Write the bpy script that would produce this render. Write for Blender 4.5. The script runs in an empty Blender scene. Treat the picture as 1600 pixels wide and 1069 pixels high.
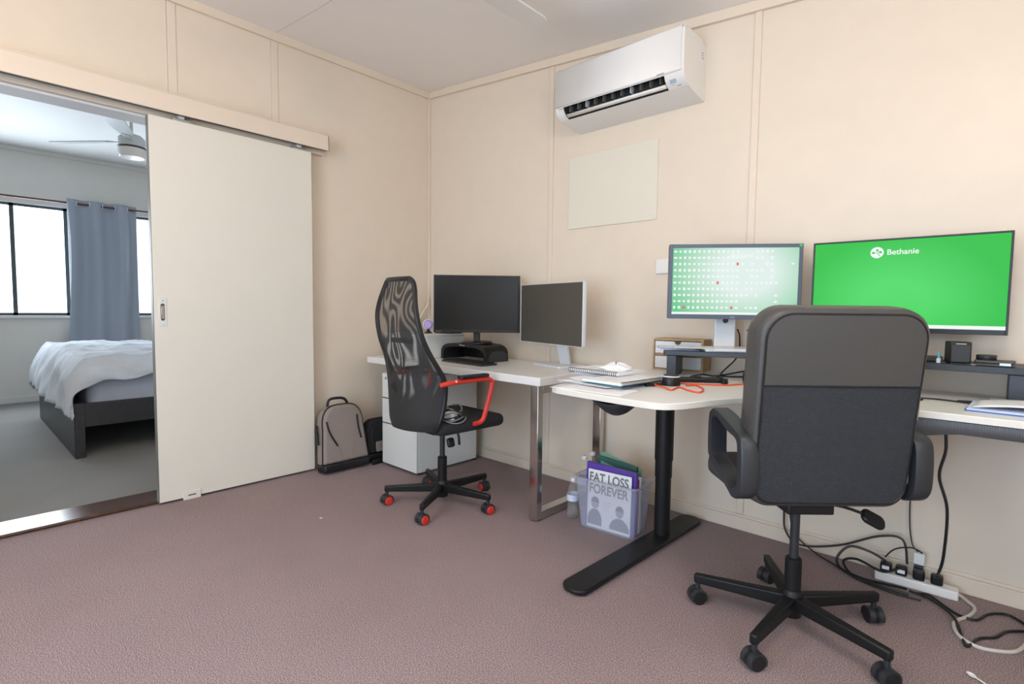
import bpy, bmesh, math, random
from mathutils import Vector, Matrix, Euler
random.seed(7)
SC = bpy.context.scene
COL = SC.collection
PI = math.pi
R = math.radians

# ------------------------------------------------------------------ camera
cam_d = bpy.data.cameras.new('camera')
cam = bpy.data.objects.new('camera', cam_d)
COL.objects.link(cam)
cam_d.sensor_width = 36.0
cam_d.lens = 822.3 / 1600 * 36
cam_d.clip_start = 0.05
YAW, PITCH, ROLL = 0.7461, -0.0621, 0.0112
f0 = Vector((-math.sin(YAW), math.cos(YAW), 0)); r0 = Vector((math.cos(YAW), math.sin(YAW), 0)); u0 = Vector((0, 0, 1))
f1 = f0 * math.cos(PITCH) + u0 * math.sin(PITCH); u1 = u0 * math.cos(PITCH) - f0 * math.sin(PITCH)
r2 = r0 * math.cos(ROLL) + u1 * math.sin(ROLL); u2 = u1 * math.cos(ROLL) - r0 * math.sin(ROLL)
mw = Matrix((r2, u2, -f1)).transposed().to_4x4()
mw.translation = (3.341, -2.6377, 1.0724)
cam.matrix_world = mw
SC.camera = cam

# ------------------------------------------------------------------ light
SC.view_settings.view_transform = 'Standard'
SC.view_settings.look = 'None'
SC.view_settings.gamma = 1.0
SC.view_settings.use_curve_mapping = False
SC.view_settings.exposure = -0.13
w = bpy.data.worlds.new('sky'); SC.world = w; w.use_nodes = True
w.node_tree.nodes['Background'].inputs['Color'].default_value = (0.86, 0.93, 1.0, 1)
w.node_tree.nodes['Background'].inputs['Strength'].default_value = 2.2

def area(name, loc, rot, sx, sy, power, color, spread=PI):
    l = bpy.data.lights.new(name, 'AREA'); l.shape = 'RECTANGLE'; l.size = sx; l.size_y = sy
    l.energy = power; l.color = color; l.spread = spread
    o = bpy.data.objects.new(name, l); COL.objects.link(o); o.location = loc; o.rotation_euler = rot
    return o
# daylight through the windows (just outside the openings)
area('daylight_right_window', (4.66, -2.45, 1.50), (0, R(90), 0), 1.2, 1.9, 15, (0.80, 0.89, 1.0))
area('daylight_back_window', (2.75, -4.66, 1.10), (R(90), 0, 0), 2.3, 1.9, 92, (0.56, 0.76, 1.0))
area('daylight_bedroom_window', (-4.62, -2.45, 1.55), (0, R(-90), 0), 1.2, 1.55, 85, (0.80, 0.90, 1.0))
area('daylight_bedroom_far_window', (-4.62, -0.62, 1.55), (0, R(-90), 0), 1.2, 0.85, 30, (0.80, 0.90, 1.0))

# ------------------------------------------------------------------ materials
def mat(name, color, rough=0.6, metal=0.0, bump=0.0, scale=60, var=0.0, spec=0.5, detail=3, coat=0.0):
    m = bpy.data.materials.new(name); m.use_nodes = True
    nt = m.node_tree; b = nt.nodes['Principled BSDF']
    b.inputs['Base Color'].default_value = (*color, 1)
    b.inputs['Roughness'].default_value = rough
    b.inputs['Metallic'].default_value = metal
    b.inputs['Specular IOR Level'].default_value = spec
    b.inputs['Coat Weight'].default_value = coat
    if bump or var:
        tc = nt.nodes.new('ShaderNodeTexCoord'); n = nt.nodes.new('ShaderNodeTexNoise')
        n.inputs['Scale'].default_value = scale; n.inputs['Detail'].default_value = detail
        nt.links.new(tc.outputs['Object'], n.inputs['Vector'])
        if var:
            mx = nt.nodes.new('ShaderNodeMix'); mx.data_type = 'RGBA'
            mx.inputs['A'].default_value = (*[max(0, c * (1 - var)) for c in color], 1)
            mx.inputs['B'].default_value = (*[min(1, c * (1 + var)) for c in color], 1)
            rp = nt.nodes.new('ShaderNodeMapRange'); rp.inputs['From Min'].default_value = .3; rp.inputs['From Max'].default_value = .7
            nt.links.new(n.outputs['Fac'], rp.inputs['Value']); nt.links.new(rp.outputs['Result'], mx.inputs['Factor'])
            nt.links.new(mx.outputs['Result'], b.inputs['Base Color'])
        if bump:
            bp = nt.nodes.new('ShaderNodeBump'); bp.inputs['Strength'].default_value = bump; bp.inputs['Distance'].default_value = 0.01
            nt.links.new(n.outputs['Fac'], bp.inputs['Height']); nt.links.new(bp.outputs['Normal'], b.inputs['Normal'])
    return m

def carpet(name, c1, c2, c3):
    m = bpy.data.materials.new(name); m.use_nodes = True; nt = m.node_tree; b = nt.nodes['Principled BSDF']
    b.inputs['Roughness'].default_value = 0.95; b.inputs['Specular IOR Level'].default_value = 0.15
    tc = nt.nodes.new('ShaderNodeTexCoord')
    n1 = nt.nodes.new('ShaderNodeTexNoise'); n1.inputs['Scale'].default_value = 290; n1.inputs['Detail'].default_value = 4; n1.inputs['Roughness'].default_value = .75
    n2 = nt.nodes.new('ShaderNodeTexNoise'); n2.inputs['Scale'].default_value = 2.2; n2.inputs['Detail'].default_value = 3
    v = nt.nodes.new('ShaderNodeTexVoronoi'); v.inputs['Scale'].default_value = 240
    for n in (n1, n2, v): nt.links.new(tc.outputs['Object'], n.inputs['Vector'])
    cr = nt.nodes.new('ShaderNodeValToRGB')
    cr.color_ramp.elements[0].position = .37; cr.color_ramp.elements[0].color = (*c1, 1)
    cr.color_ramp.elements[1].position = .63; cr.color_ramp.elements[1].color = (*c3, 1)
    e = cr.color_ramp.elements.new(.5); e.color = (*c2, 1)
    nt.links.new(n1.outputs['Fac'], cr.inputs['Fac'])
    mx = nt.nodes.new('ShaderNodeMix'); mx.data_type = 'RGBA'; mx.blend_type = 'MULTIPLY'
    mr = nt.nodes.new('ShaderNodeMapRange'); mr.inputs['From Min'].default_value = .35; mr.inputs['From Max'].default_value = .65
    mr.inputs['To Min'].default_value = .0; mr.inputs['To Max'].default_value = .25
    nt.links.new(n2.outputs['Fac'], mr.inputs['Value']); nt.links.new(mr.outputs['Result'], mx.inputs['Factor'])
    nt.links.new(cr.outputs['Color'], mx.inputs['A']); mx.inputs['B'].default_value = (.80, .76, .74, 1)
    nt.links.new(mx.outputs['Result'], b.inputs['Base Color'])
    bp = nt.nodes.new('ShaderNodeBump'); bp.inputs['Strength'].default_value = .28; bp.inputs['Distance'].default_value = .004
    ad = nt.nodes.new('ShaderNodeMath'); ad.operation = 'ADD'
    nt.links.new(n1.outputs['Fac'], ad.inputs[0]); nt.links.new(v.outputs['Distance'], ad.inputs[1])
    nt.links.new(ad.outputs['Value'], bp.inputs['Height']); nt.links.new(bp.outputs['Normal'], b.inputs['Normal'])
    return m

def emit(name, color, strength=1.0):
    m = bpy.data.materials.new(name); m.use_nodes = True; nt = m.node_tree; b = nt.nodes['Principled BSDF']
    b.inputs['Base Color'].default_value = (0.004, 0.004, 0.004, 1); b.inputs['Roughness'].default_value = .35; b.inputs['Specular IOR Level'].default_value = .2
    b.inputs['Emission Color'].default_value = (*color, 1); b.inputs['Emission Strength'].default_value = strength
    return m

def emit_wallpaper(name, edge, mid, strength, centre, radius):
    # what the screen shows: a wallpaper that is pale in the middle and green at the rim
    m = emit(name, mid, strength); nt = m.node_tree; b = nt.nodes['Principled BSDF']
    tc = nt.nodes.new('ShaderNodeTexCoord'); mp = nt.nodes.new('ShaderNodeMapping')
    mp.inputs['Location'].default_value = (-centre[0] / radius, 0, -centre[1] / radius)
    mp.inputs['Scale'].default_value = (1 / radius, 0, 1.25 / radius)
    g = nt.nodes.new('ShaderNodeTexGradient'); g.gradient_type = 'SPHERICAL'
    cr = nt.nodes.new('ShaderNodeValToRGB'); cr.color_ramp.elements[0].color = (*edge, 1); cr.color_ramp.elements[1].color = (*mid, 1)
    cr.color_ramp.elements[1].position = .72; cr.color_ramp.elements[0].position = .12
    nt.links.new(tc.outputs['Object'], mp.inputs['Vector']); nt.links.new(mp.outputs['Vector'], g.inputs['Vector'])
    nt.links.new(g.outputs['Fac'], cr.inputs['Fac']); nt.links.new(cr.outputs['Color'], b.inputs['Emission Color'])
    return m

def clear_plastic(name, color, alpha, rough=.25):
    m = mat(name, color, rough); b = m.node_tree.nodes['Principled BSDF']; b.inputs['Alpha'].default_value = alpha
    return m

def woven(name, color, rough, scale, strength, flat=(1, 1, 1)):
    m = mat(name, color, rough); nt = m.node_tree; b = nt.nodes['Principled BSDF']
    tc = nt.nodes.new('ShaderNodeTexCoord')
    mp = nt.nodes.new('ShaderNodeMapping'); mp.inputs['Rotation'].default_value = (0, R(45), 0)
    ck = nt.nodes.new('ShaderNodeTexVoronoi'); ck.inputs['Scale'].default_value = scale; ck.inputs['Randomness'].default_value = .0
    fl_ = nt.nodes.new('ShaderNodeVectorMath'); fl_.operation = 'MULTIPLY'; fl_.inputs[1].default_value = flat
    nt.links.new(tc.outputs['Object'], fl_.inputs[0]); nt.links.new(fl_.outputs['Vector'], mp.inputs['Vector']); nt.links.new(mp.outputs['Vector'], ck.inputs['Vector'])
    bp = nt.nodes.new('ShaderNodeBump'); bp.inputs['Strength'].default_value = strength; bp.inputs['Distance'].default_value = .004
    nt.links.new(ck.outputs['Distance'], bp.inputs['Height']); nt.links.new(bp.outputs['Normal'], b.inputs['Normal'])
    cr = nt.nodes.new('ShaderNodeValToRGB'); cr.color_ramp.elements[0].position = .25; cr.color_ramp.elements[1].position = .55
    cr.color_ramp.elements[0].color = (*[c * 2.2 for c in color], 1); cr.color_ramp.elements[1].color = (*[c * .35 for c in color], 1)
    nt.links.new(ck.outputs['Distance'], cr.inputs['Fac']); nt.links.new(cr.outputs['Color'], b.inputs['Base Color'])
    return m

def mesh_net(name):
    # two layers of black netting: see-through, with wavy bands where the layers line up
    m = mat(name, (.018, .018, .018), .7); nt = m.node_tree; b = nt.nodes['Principled BSDF']
    tc = nt.nodes.new('ShaderNodeTexCoord')
    mp = nt.nodes.new('ShaderNodeMapping'); mp.inputs['Scale'].default_value = (1.15, 0.0, .5); mp.inputs['Rotation'].default_value = (0, R(-16), 0)
    mp.inputs['Location'].default_value = (3.1, 0, 1.7)
    nz = nt.nodes.new('ShaderNodeTexNoise'); nz.inputs['Scale'].default_value = 6.5; nz.inputs['Detail'].default_value = .7
    wv = nt.nodes.new('ShaderNodeMath'); wv.operation = 'MULTIPLY'; wv.inputs[1].default_value = 66
    sn = nt.nodes.new('ShaderNodeMath'); sn.operation = 'SINE'
    hf = nt.nodes.new('ShaderNodeMapRange'); hf.inputs['From Min'].default_value = -1; hf.inputs['From Max'].default_value = 1
    nt.links.new(tc.outputs['Object'], mp.inputs['Vector']); nt.links.new(mp.outputs['Vector'], nz.inputs['Vector'])
    nt.links.new(nz.outputs['Fac'], wv.inputs[0]); nt.links.new(wv.outputs['Value'], sn.inputs[0]); nt.links.new(sn.outputs['Value'], hf.inputs['Value'])
    sp = nt.nodes.new('ShaderNodeSeparateXYZ'); nt.links.new(tc.outputs['Object'], sp.inputs['Vector'])
    cr = nt.nodes.new('ShaderNodeValToRGB'); cr.color_ramp.elements[0].position = .2; cr.color_ramp.elements[1].position = 1.0
    cr.color_ramp.elements[0].color = (.97, .97, .97, 1); cr.color_ramp.elements[1].color = (.55, .55, .55, 1)
    nt.links.new(hf.outputs['Result'], cr.inputs['Fac'])
    # the lower third is the thicker, nearly closed weave
    mr = nt.nodes.new('ShaderNodeMapRange'); mr.inputs['From Min'].default_value = .60; mr.inputs['From Max'].default_value = .86
    mr.inputs['To Min'].default_value = .22; mr.inputs['To Max'].default_value = 0
    nt.links.new(sp.outputs['Z'], mr.inputs['Value'])
    mx = nt.nodes.new('ShaderNodeMath'); mx.operation = 'ADD'; mx.use_clamp = True
    nt.links.new(cr.outputs['Color'], mx.inputs[0]); nt.links.new(mr.outputs['Result'], mx.inputs[1])
    mr2 = nt.nodes.new('ShaderNodeMapRange'); mr2.inputs['From Min'].default_value = .50; mr2.inputs['From Max'].default_value = .66
    mr2.inputs['To Min'].default_value = .9; mr2.inputs['To Max'].default_value = 0
    nt.links.new(sp.outputs['Z'], mr2.inputs['Value'])
    m2 = nt.nodes.new('ShaderNodeMath'); m2.operation = 'ADD'; m2.use_clamp = True
    nt.links.new(mx.outputs['Value'], m2.inputs[0]); nt.links.new(mr2.outputs['Result'], m2.inputs[1])
    nt.links.new(m2.outputs['Value'], b.inputs['Alpha'])
    return m

M = {}
M['wall'] = mat('painted_wall_board', (.77, .668, .545), .38, var=.015, bump=.03, scale=9, spec=.4)
M['trim'] = mat('painted_trim', (.78, .665, .54), .35, spec=.45)
M['wall_far'] = mat('bedroom_wall_paint', (.66, .65, .62), .5, var=.02, scale=6)
M['ceil'] = mat('ceiling_paint', (.92, .88, .85), .6, var=.01, scale=4)
M['ceil_far'] = mat('bedroom_ceiling_paint', (.74, .75, .75), .6, var=.01, scale=4)
M['door'] = mat('door_gloss_paint', (.77, .735, .645), .42, var=.008, scale=5, bump=.015, spec=.5)
M['panelp'] = mat('cover_panel_paint', (.76, .715, .60), .4)
M['carpet'] = carpet('mauve_loop_carpet', (.122, .089, .091), (.295, .222, .222), (.60, .495, .495))
M['carpet_far'] = carpet('grey_loop_carpet', (.145, .14, .13), (.26, .252, .24), (.40, .39, .375))
M['white'] = mat('white_laminate', (.80, .79, .77), .32)
M['edge'] = mat('desk_edge_band', (.74, .70, .62), .4)
M['ac'] = mat('white_plastic', (.83, .81, .78), .3)
M['metalwhite'] = mat('white_steel', (.74, .76, .73), .4)
M['black'] = mat('black_plastic', (.012, .012, .013), .38, spec=.4)
M['blackm'] = mat('matt_black_steel', (.008, .0085, .009), .45, spec=.35)
M['dark'] = mat('dark_grey_plastic', (.025, .028, .032), .42)
M['riser'] = mat('charcoal_board', (.03, .035, .045), .45)
M['screen'] = mat('unlit_screen', (.012, .012, .011), .25, spec=.28)
M['screen2'] = mat('unlit_matt_screen', (.075, .069, .056), .42, spec=.5)
M['silver'] = mat('silver_plastic', (.74, .75, .77), .35, metal=.1)
M['chrome'] = mat('chrome', (.62, .60, .57), .14, metal=1.0)
M['steel'] = mat('brushed_aluminium', (.42, .43, .44), .38, metal=.9, bump=.03, scale=200)
M['leather'] = mat('black_leather', (.062, .060, .058), .40, bump=.14, scale=320, detail=5)
M['fabricb'] = mat('black_seat_fabric', (.016, .016, .018), .85, bump=.25, scale=300)
M['weave'] = woven('black_spacer_mesh', (.018, .021, .026), .6, 190, .7, (1, 0, 1))
M['net'] = mesh_net('black_netting')
M['red'] = mat('red_plastic', (.62, .035, .022), .4)
M['orange'] = mat('orange_cable_jacket', (.80, .09, .025), .45)
M['wood'] = mat('birch_plywood', (.50, .31, .14), .55, var=.15, scale=25)
M['paper'] = mat('white_paper', (.84, .84, .85), .7)
M['paperb'] = mat('bluish_paper', (.66, .70, .86), .7)
M['blue'] = mat('blue_card', (.03, .13, .42), .5)
M['teal'] = mat('teal_card', (.04, .30, .38), .5)
M['ink'] = mat('printed_ink', (.10, .10, .13), .7)
M['inkg'] = mat('grey_ink', (.30, .31, .34), .7)
M['inkl'] = mat('pale_grey_ink', (.50, .51, .55), .7)
M['inkm'] = mat('mid_grey_ink', (.17, .175, .19), .7)
M['purple'] = mat('purple_plastic', (.10, .045, .36), .4)
M['magenta'] = mat('magenta_card', (.42, .02, .20), .5)
M['lilac'] = mat('lilac_plastic', (.52, .38, .72), .4)
M['green'] = mat('dark_green_card', (.035, .11, .09), .55)
M['greenp'] = mat('pale_green_plastic', (.17, .34, .23), .35)
M['aqua'] = mat('aqua_card', (.16, .44, .40), .5)
M['tub'] = clear_plastic('frosted_clear_plastic', (.66, .70, .84), .24, .3)
M['pet'] = clear_plastic('clear_bottle_plastic', (.72, .74, .74), .11, .08)
M['water'] = clear_plastic('water', (.50, .48, .46), .12, .05)
M['taupe'] = mat('taupe_canvas', (.285, .235, .205), .85, bump=.2, scale=250, var=.06)
M['cable'] = mat('black_cable_jacket', (.012, .012, .013), .45)
M['cablew'] = mat('white_cable_jacket', (.62, .58, .52), .5)
M['sheet'] = mat('blue_grey_sheet', (.40, .44, .52), .8, var=.04, scale=9, bump=.1)
M['duvet'] = mat('pale_grey_duvet', (.62, .66, .72), .85, var=.03, scale=14, bump=.08)
M['bed'] = mat('black_brown_veneer', (.030, .031, .035), .42, var=.12, scale=30)
M['curtain'] = mat('blue_grey_curtain', (.33, .37, .44), .8, bump=.06, scale=80)
M['rod'] = mat('dark_red_rod', (.10, .03, .022), .4)
M['alu'] = mat('dark_window_frame', (.05, .07, .08), .4, metal=.3)
M['sill'] = mat('varnished_wood_sill', (.075, .035, .02), .22, var=.3, scale=18, spec=.6)
M['slot'] = mat('dark_track', (.06, .06, .055), .5)
M['track'] = mat('grey_track', (.23, .23, .21), .45, metal=.4)
M['bluetint'] = mat('display_window', (.38, .50, .60), .3)
M['fangrey'] = mat('fan_grey_white', (.62, .66, .68), .4)
M['bezel'] = mat('slate_grey_plastic', (.085, .11, .15), .4)
M['glass'] = clear_plastic('window_pane', (.9, .95, 1.0), .05, .02)
M['greenlit'] = emit('lit_green_screen', (.025, .52, .06), 1.0)
M['whitelit'] = emit('lit_white', (.95, 1.0, .97), 1.0)
M['greenglow'] = emit('glowing_green', (.1, .8, .15), .8)  # glow put into the colour of the green monitor sticker
M['dellpic'] = emit_wallpaper('lit_pale_green_wallpaper', (.14, .62, .28), (.80, .93, .88), 1.0, (.05, .05), .40)
M['greenpic'] = emit_wallpaper('lit_green_wallpaper', (.018, .56, .045), (.075, .74, .125), 1.0, (-.02, -.08), .36)
M['addeddome'] = mat('added_lamp_dome', (.8, .78, .74), .4); M['addeddome'].node_tree.nodes['Principled BSDF'].inputs['Emission Color'].default_value = (1, .83, .66, 1); M['addeddome'].node_tree.nodes['Principled BSDF'].inputs['Emission Strength'].default_value = 4  # glowing diffuser of the added ceiling lamps
M['redlit'] = emit('lit_red', (.9, .15, .12), 1.0)

# ------------------------------------------------------------------ mesh helpers
class MB:
    def __init__(s): s.v = []; s.f = []
    def add(s, vs, fs, mtx=None):
        b = len(s.v)
        for p in vs:
            p = Vector(p)
            s.v.append(mtx @ p if mtx is not None else p)
        for f in fs: s.f.append([b + i for i in f])
        return s
    def box(s, x0, x1, y0, y1, z0, z1, mtx=None):
        vs = [(x0, y0, z0), (x1, y0, z0), (x1, y1, z0), (x0, y1, z0), (x0, y0, z1), (x1, y0, z1), (x1, y1, z1), (x0, y1, z1)]
        return s.add(vs, [(0, 3, 2, 1), (4, 5, 6, 7), (0, 1, 5, 4), (1, 2, 6, 5), (2, 3, 7, 6), (3, 0, 4, 7)], mtx)
    def prism(s, pts, z0, z1, mtx=None):
        n = len(pts)
        vs = [(p[0], p[1], z0) for p in pts] + [(p[0], p[1], z1) for p in pts]
        fs = [list(range(n))[::-1], list(range(n, 2 * n))] + [(i, (i + 1) % n, n + (i + 1) % n, n + i) for i in range(n)]
        return s.add(vs, fs, mtx)
    def lathe(s, prof, n=24, mtx=None, cap=True):
        vs = []; fs = []
        for (r, z) in prof:
            for k in range(n):
                a = 2 * PI * k / n; vs.append((r * math.cos(a), r * math.sin(a), z))
        for i in range(len(prof) - 1):
            for k in range(n):
                k2 = (k + 1) % n
                fs.append((i * n + k, i * n + k2, (i + 1) * n + k2, (i + 1) * n + k))
        if cap:
            fs.append(list(range(n))[::-1]); fs.append([(len(prof) - 1) * n + k for k in range(n)])
        return s.add(vs, fs, mtx)
    def grid(s, fn, nu, nv, close_u=False):
        vs = [fn(i / (nu if close_u else nu - 1), j / (nv - 1)) for j in range(nv) for i in range(nu)]
        fs = []
        for j in range(nv - 1):
            for i in range(nu if close_u else nu - 1):
                i2 = (i + 1) % nu
                fs.append((j * nu + i, j * nu + i2, (j + 1) * nu + i2, (j + 1) * nu + i))
        return s.add(vs, fs)
    def tube(s, pts, r, n=8, smooth=4, flat=1.0, up=None):
        P = spline([Vector(p) for p in pts], smooth) if smooth > 1 else [Vector(p) for p in pts]
        rs = r if isinstance(r, (list, tuple)) else None
        b = len(s.v); prev = None
        for i, p in enumerate(P):
            t = (P[min(i + 1, len(P) - 1)] - P[max(i - 1, 0)])
            t = t.normalized() if t.length > 1e-9 else Vector((0, 0, 1))
            if prev is None:
                a = Vector(up) if up else (Vector((0, 0, 1)) if abs(t.z) < .9 else Vector((1, 0, 0)))
                nrm = (a - t * a.dot(t)).normalized()
            else:
                nrm = prev - t * prev.dot(t)
                nrm = nrm.normalized() if nrm.length > 1e-6 else Vector((1, 0, 0))
            prev = nrm; bi = t.cross(nrm)
            rr = r if rs is None else rs[0] + (rs[1] - rs[0]) * i / (len(P) - 1)
            for k in range(n):
                a = 2 * PI * k / n
                s.v.append(p + nrm * math.cos(a) * rr * flat + bi * math.sin(a) * rr)
        m = len(P)
        for i in range(m - 1):
            for k in range(n):
                k2 = (k + 1) % n
                s.f.append([b + i * n + k, b + i * n + k2, b + (i + 1) * n + k2, b + (i + 1) * n + k])
        s.f.append([b + k for k in range(n)][::-1]); s.f.append([b + (m - 1) * n + k for k in range(n)])
        return s
    def bar(s, a, b, w0, h0, w1=None, h1=None):
        # rectangular bar from a to b (width sideways, height up)
        a = Vector(a); b = Vector(b); w1 = w1 or w0; h1 = h1 or h0
        t = (b - a).normalized(); up = Vector((0, 0, 1)) if abs(t.z) < .95 else Vector((0, 1, 0))
        sd = t.cross(up).normalized(); up = sd.cross(t)
        vs = []
        for p, ww, hh in ((a, w0, h0), (b, w1, h1)):
            for x, z in ((-1, -1), (1, -1), (1, 1), (-1, 1)): vs.append(p + sd * x * ww / 2 + up * z * hh / 2)
        return s.add(vs, [(3, 2, 1, 0), (4, 5, 6, 7), (0, 1, 5, 4), (1, 2, 6, 5), (2, 3, 7, 6), (3, 0, 4, 7)])

def spline(P, k):
    if len(P) < 3: return P
    out = []
    for i in range(len(P) - 1):
        p0 = P[max(i - 1, 0)]; p1 = P[i]; p2 = P[i + 1]; p3 = P[min(i + 2, len(P) - 1)]
        for j in range(k):
            t = j / k
            out.append(.5 * ((2 * p1) + (p2 - p0) * t + (2 * p0 - 5 * p1 + 4 * p2 - p3) * t * t + (3 * p1 - p0 - 3 * p2 + p3) * t ** 3))
    out.append(P[-1]); return out

def rrect(w, h, r, n=6, cx=0, cy=0):
    # rounded rectangle outline; r = radius or (bl, br, tr, tl)
    rr = r if isinstance(r, (tuple, list)) else (r,) * 4
    pts = []
    for (sx, sy, a0, q) in ((-1, -1, PI, rr[0]), (1, -1, 1.5 * PI, rr[1]), (1, 1, 0, rr[2]), (-1, 1, .5 * PI, rr[3])):
        q = max(q, 1e-4)
        for k in range(n + 1):
            a = a0 + .5 * PI * k / n
            pts.append((cx + sx * (w / 2 - q) + q * math.cos(a), cy + sy * (h / 2 - q) + q * math.sin(a)))
    return pts

def obj(name, mb, m, parent=None, bevel=0.0, seg=2, smooth=True, sub=0, solid=0.0, angle=35):
    me = bpy.data.meshes.new(name)
    me.from_pydata([tuple(v) for v in mb.v], [], mb.f); me.validate()
    bm = bmesh.new(); bm.from_mesh(me); bmesh.ops.recalc_face_normals(bm, faces=bm.faces); bm.to_mesh(me); bm.free()
    me.materials.append(M[m] if isinstance(m, str) else m)
    if smooth:
        for p in me.polygons: p.use_smooth = True
        me.set_sharp_from_angle(angle=R(angle))
    o = bpy.data.objects.new(name, me); COL.objects.link(o)
    if parent: o.parent = parent
    if solid:
        md = o.modifiers.new('solid', 'SOLIDIFY'); md.thickness = solid; md.offset = 0
    if bevel:
        md = o.modifiers.new('bevel', 'BEVEL'); md.width = bevel; md.segments = seg; md.limit_method = 'ANGLE'; md.angle_limit = R(40)
    if sub:
        md = o.modifiers.new('sub', 'SUBSURF'); md.levels = sub; md.render_levels = sub
    return o

def text(name, s, size, m, parent, loc, rot, ext=.0004, sx=1.0, bold=0.0, align='LEFT', shear=0):
    cu = bpy.data.curves.new(name, 'FONT'); cu.body = s; cu.size = size; cu.extrude = ext; cu.offset = bold; cu.align_x = align; cu.shear = shear
    t = bpy.data.objects.new(name, cu); COL.objects.link(t)
    me = bpy.data.meshes.new_from_object(t); bpy.data.objects.remove(t)
    for v in me.vertices: v.co.x *= sx
    me.materials.clear(); me.materials.append(M[m])
    o = bpy.data.objects.new(name, me); COL.objects.link(o); o.location = loc; o.rotation_euler = rot
    if parent: o.parent = parent
    return o

def tag(o, label, cat=None, group=None, kind=None):
    if label: o['label'] = label
    if cat: o['category'] = cat
    if group: o['group'] = group
    if kind: o['kind'] = kind
    return o
def thing(name, label, cat, loc=(0, 0, 0), rz=0.0, group=None):
    o = bpy.data.objects.new(name, None); COL.objects.link(o); o.empty_display_size = .1
    o.location = loc; o.rotation_euler = (0, 0, rz)
    return tag(o, label, cat, group)
def struct(name, mb, m, label, cat, parent=None, **k):
    o = obj(name, mb, m, parent, **k)
    if parent is None: tag(o, label, cat, kind='structure')
    return o
def box(*a): return MB().box(*a)
def Tm(x=0, y=0, z=0, rx=0, ry=0, rz=0):
    return Matrix.Translation((x, y, z)) @ Euler((rx, ry, rz)).to_matrix().to_4x4()
FACE = (R(90), 0, 0)        # lettering that faces -y

# ------------------------------------------------------------------ room shell
ZC = lambda x: 2.742 - .0917 * x           # the ceiling falls towards the right
XR, YB = 4.5, -4.5                          # right and back walls (behind the camera)
OY0, OY1, OZ = -2.75, -1.79, 2.07           # doorway to the bedroom
struct('floor', box(0, XR, YB, 0, -.08, 0), 'carpet', 'mauve loop-pile carpet of the office', 'floor')
mb = MB(); mb.add([(0, YB, ZC(0)), (XR, YB, ZC(XR)), (XR, 0, ZC(XR)), (0, 0, ZC(0)),
                   (0, YB, ZC(0) + .1), (XR, YB, ZC(XR) + .1), (XR, 0, ZC(XR) + .1), (0, 0, ZC(0) + .1)],
                  [(0, 1, 2, 3), (4, 7, 6, 5), (0, 4, 5, 1), (1, 5, 6, 2), (2, 6, 7, 3), (3, 7, 4, 0)])
struct('ceiling', mb, 'ceil', 'pale sloping sheet ceiling of the office', 'ceiling', smooth=False)
struct('wall_back', box(-.1, XR + .1, 0, .1, -.08, 2.85), 'wall', 'cream wall behind the desks', 'wall', smooth=False)
mb = MB(); mb.box(-.1, 0, YB, OY0, -.08, 2.85); mb.box(-.1, 0, OY1, 0, -.08, 2.85); mb.box(-.1, 0, OY0, OY1, OZ, 2.85)
struct('wall_left', mb, 'wall', 'cream wall with the doorway to the bedroom', 'wall', smooth=False)
def holed(y0, y1, a0, a1, z0, z1, zb0=-.08, zb1=2.85):   # (start,end) of wall and of the hole
    return [(y0, a0, zb0, zb1), (a1, y1, zb0, zb1), (a0, a1, zb0, z0), (a0, a1, z1, zb1)]
mb = MB()
for a, b, c, d in holed(YB - .1, .0, -3.4, -1.5, .9, 2.1): mb.box(XR, XR + .1, a, b, c, d)
struct('wall_right', mb, 'wall', 'cream wall on the right with a window', 'wall', smooth=False)
mb = MB()
for a, b, c, d in holed(-.1, XR, 1.6, 3.9, .1, 2.1): mb.box(a, b, YB - .1, YB, c, d)
struct('wall_front', mb, 'wall', 'cream wall behind the photographer with a window', 'wall', smooth=False)
# battens, cornices, skirting
def trim(n, mb, label, m='trim', bevel=.003): return struct('trim_%d' % n, mb, m, label, 'trim', bevel=bevel)
for i, x in enumerate((1.207, 2.432, 3.65)):
    trim(i + 1, box(x, x + .034, -.008, .0, .078, ZC(x) - .05), ['wall batten under the left end of the air conditioner', 'wall batten between the two lit monitors', 'wall batten at the far right'][i])
trim(4, box(0, .018, -.018, 0, .0, ZC(0) - .05), 'corner bead where the two walls meet')
def lwall_batten(y): return box(0, .004, y - .012, y + .03, 2.16, ZC(0) - .05)
trim(5, lwall_batten(-1.2081), 'sheet joint above the door, nearer the corner', 'wall', .001)
trim(6, lwall_batten(-1.7556), 'sheet joint above the doorway', 'wall', .001)
for y, n in ((-1.222, 7), (-1.770, 8)):
    trim(n, box(0, .0042, y - .003, y, 2.16, ZC(0) - .05), 'dark gap of the sheet joint' + (' above the door' if n == 7 else ' above the doorway'), 'slotw' if 'slotw' in M else 'edge', 0)
mb = MB(); p0 = ZC(0); p1 = ZC(XR)
mb.add([(0, 0, p0), (XR, 0, p1), (XR, 0, p1 - .05), (0, 0, p0 - .05), (0, -.02, p0), (XR, -.02, p1), (XR, -.02, p1 - .05), (0, -.02, p0 - .05)],
       [(0, 1, 2, 3), (4, 7, 6, 5), (0, 4, 5, 1), (3, 2, 6, 7), (0, 3, 7, 4), (1, 5, 6, 2)])
trim(9, mb, 'cornice along the wall behind the desks')
trim(10, box(0, .02, YB, -.02, ZC(0) - .05, ZC(0)), 'cornice along the doorway wall')
trim(11, box(.645 - .0, .0 + 4.5, -1.196, -1.19, 2.0, 2.0001), 'ceiling joint', 'ceil') if False else None
mb = MB(); y = -1.187
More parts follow.
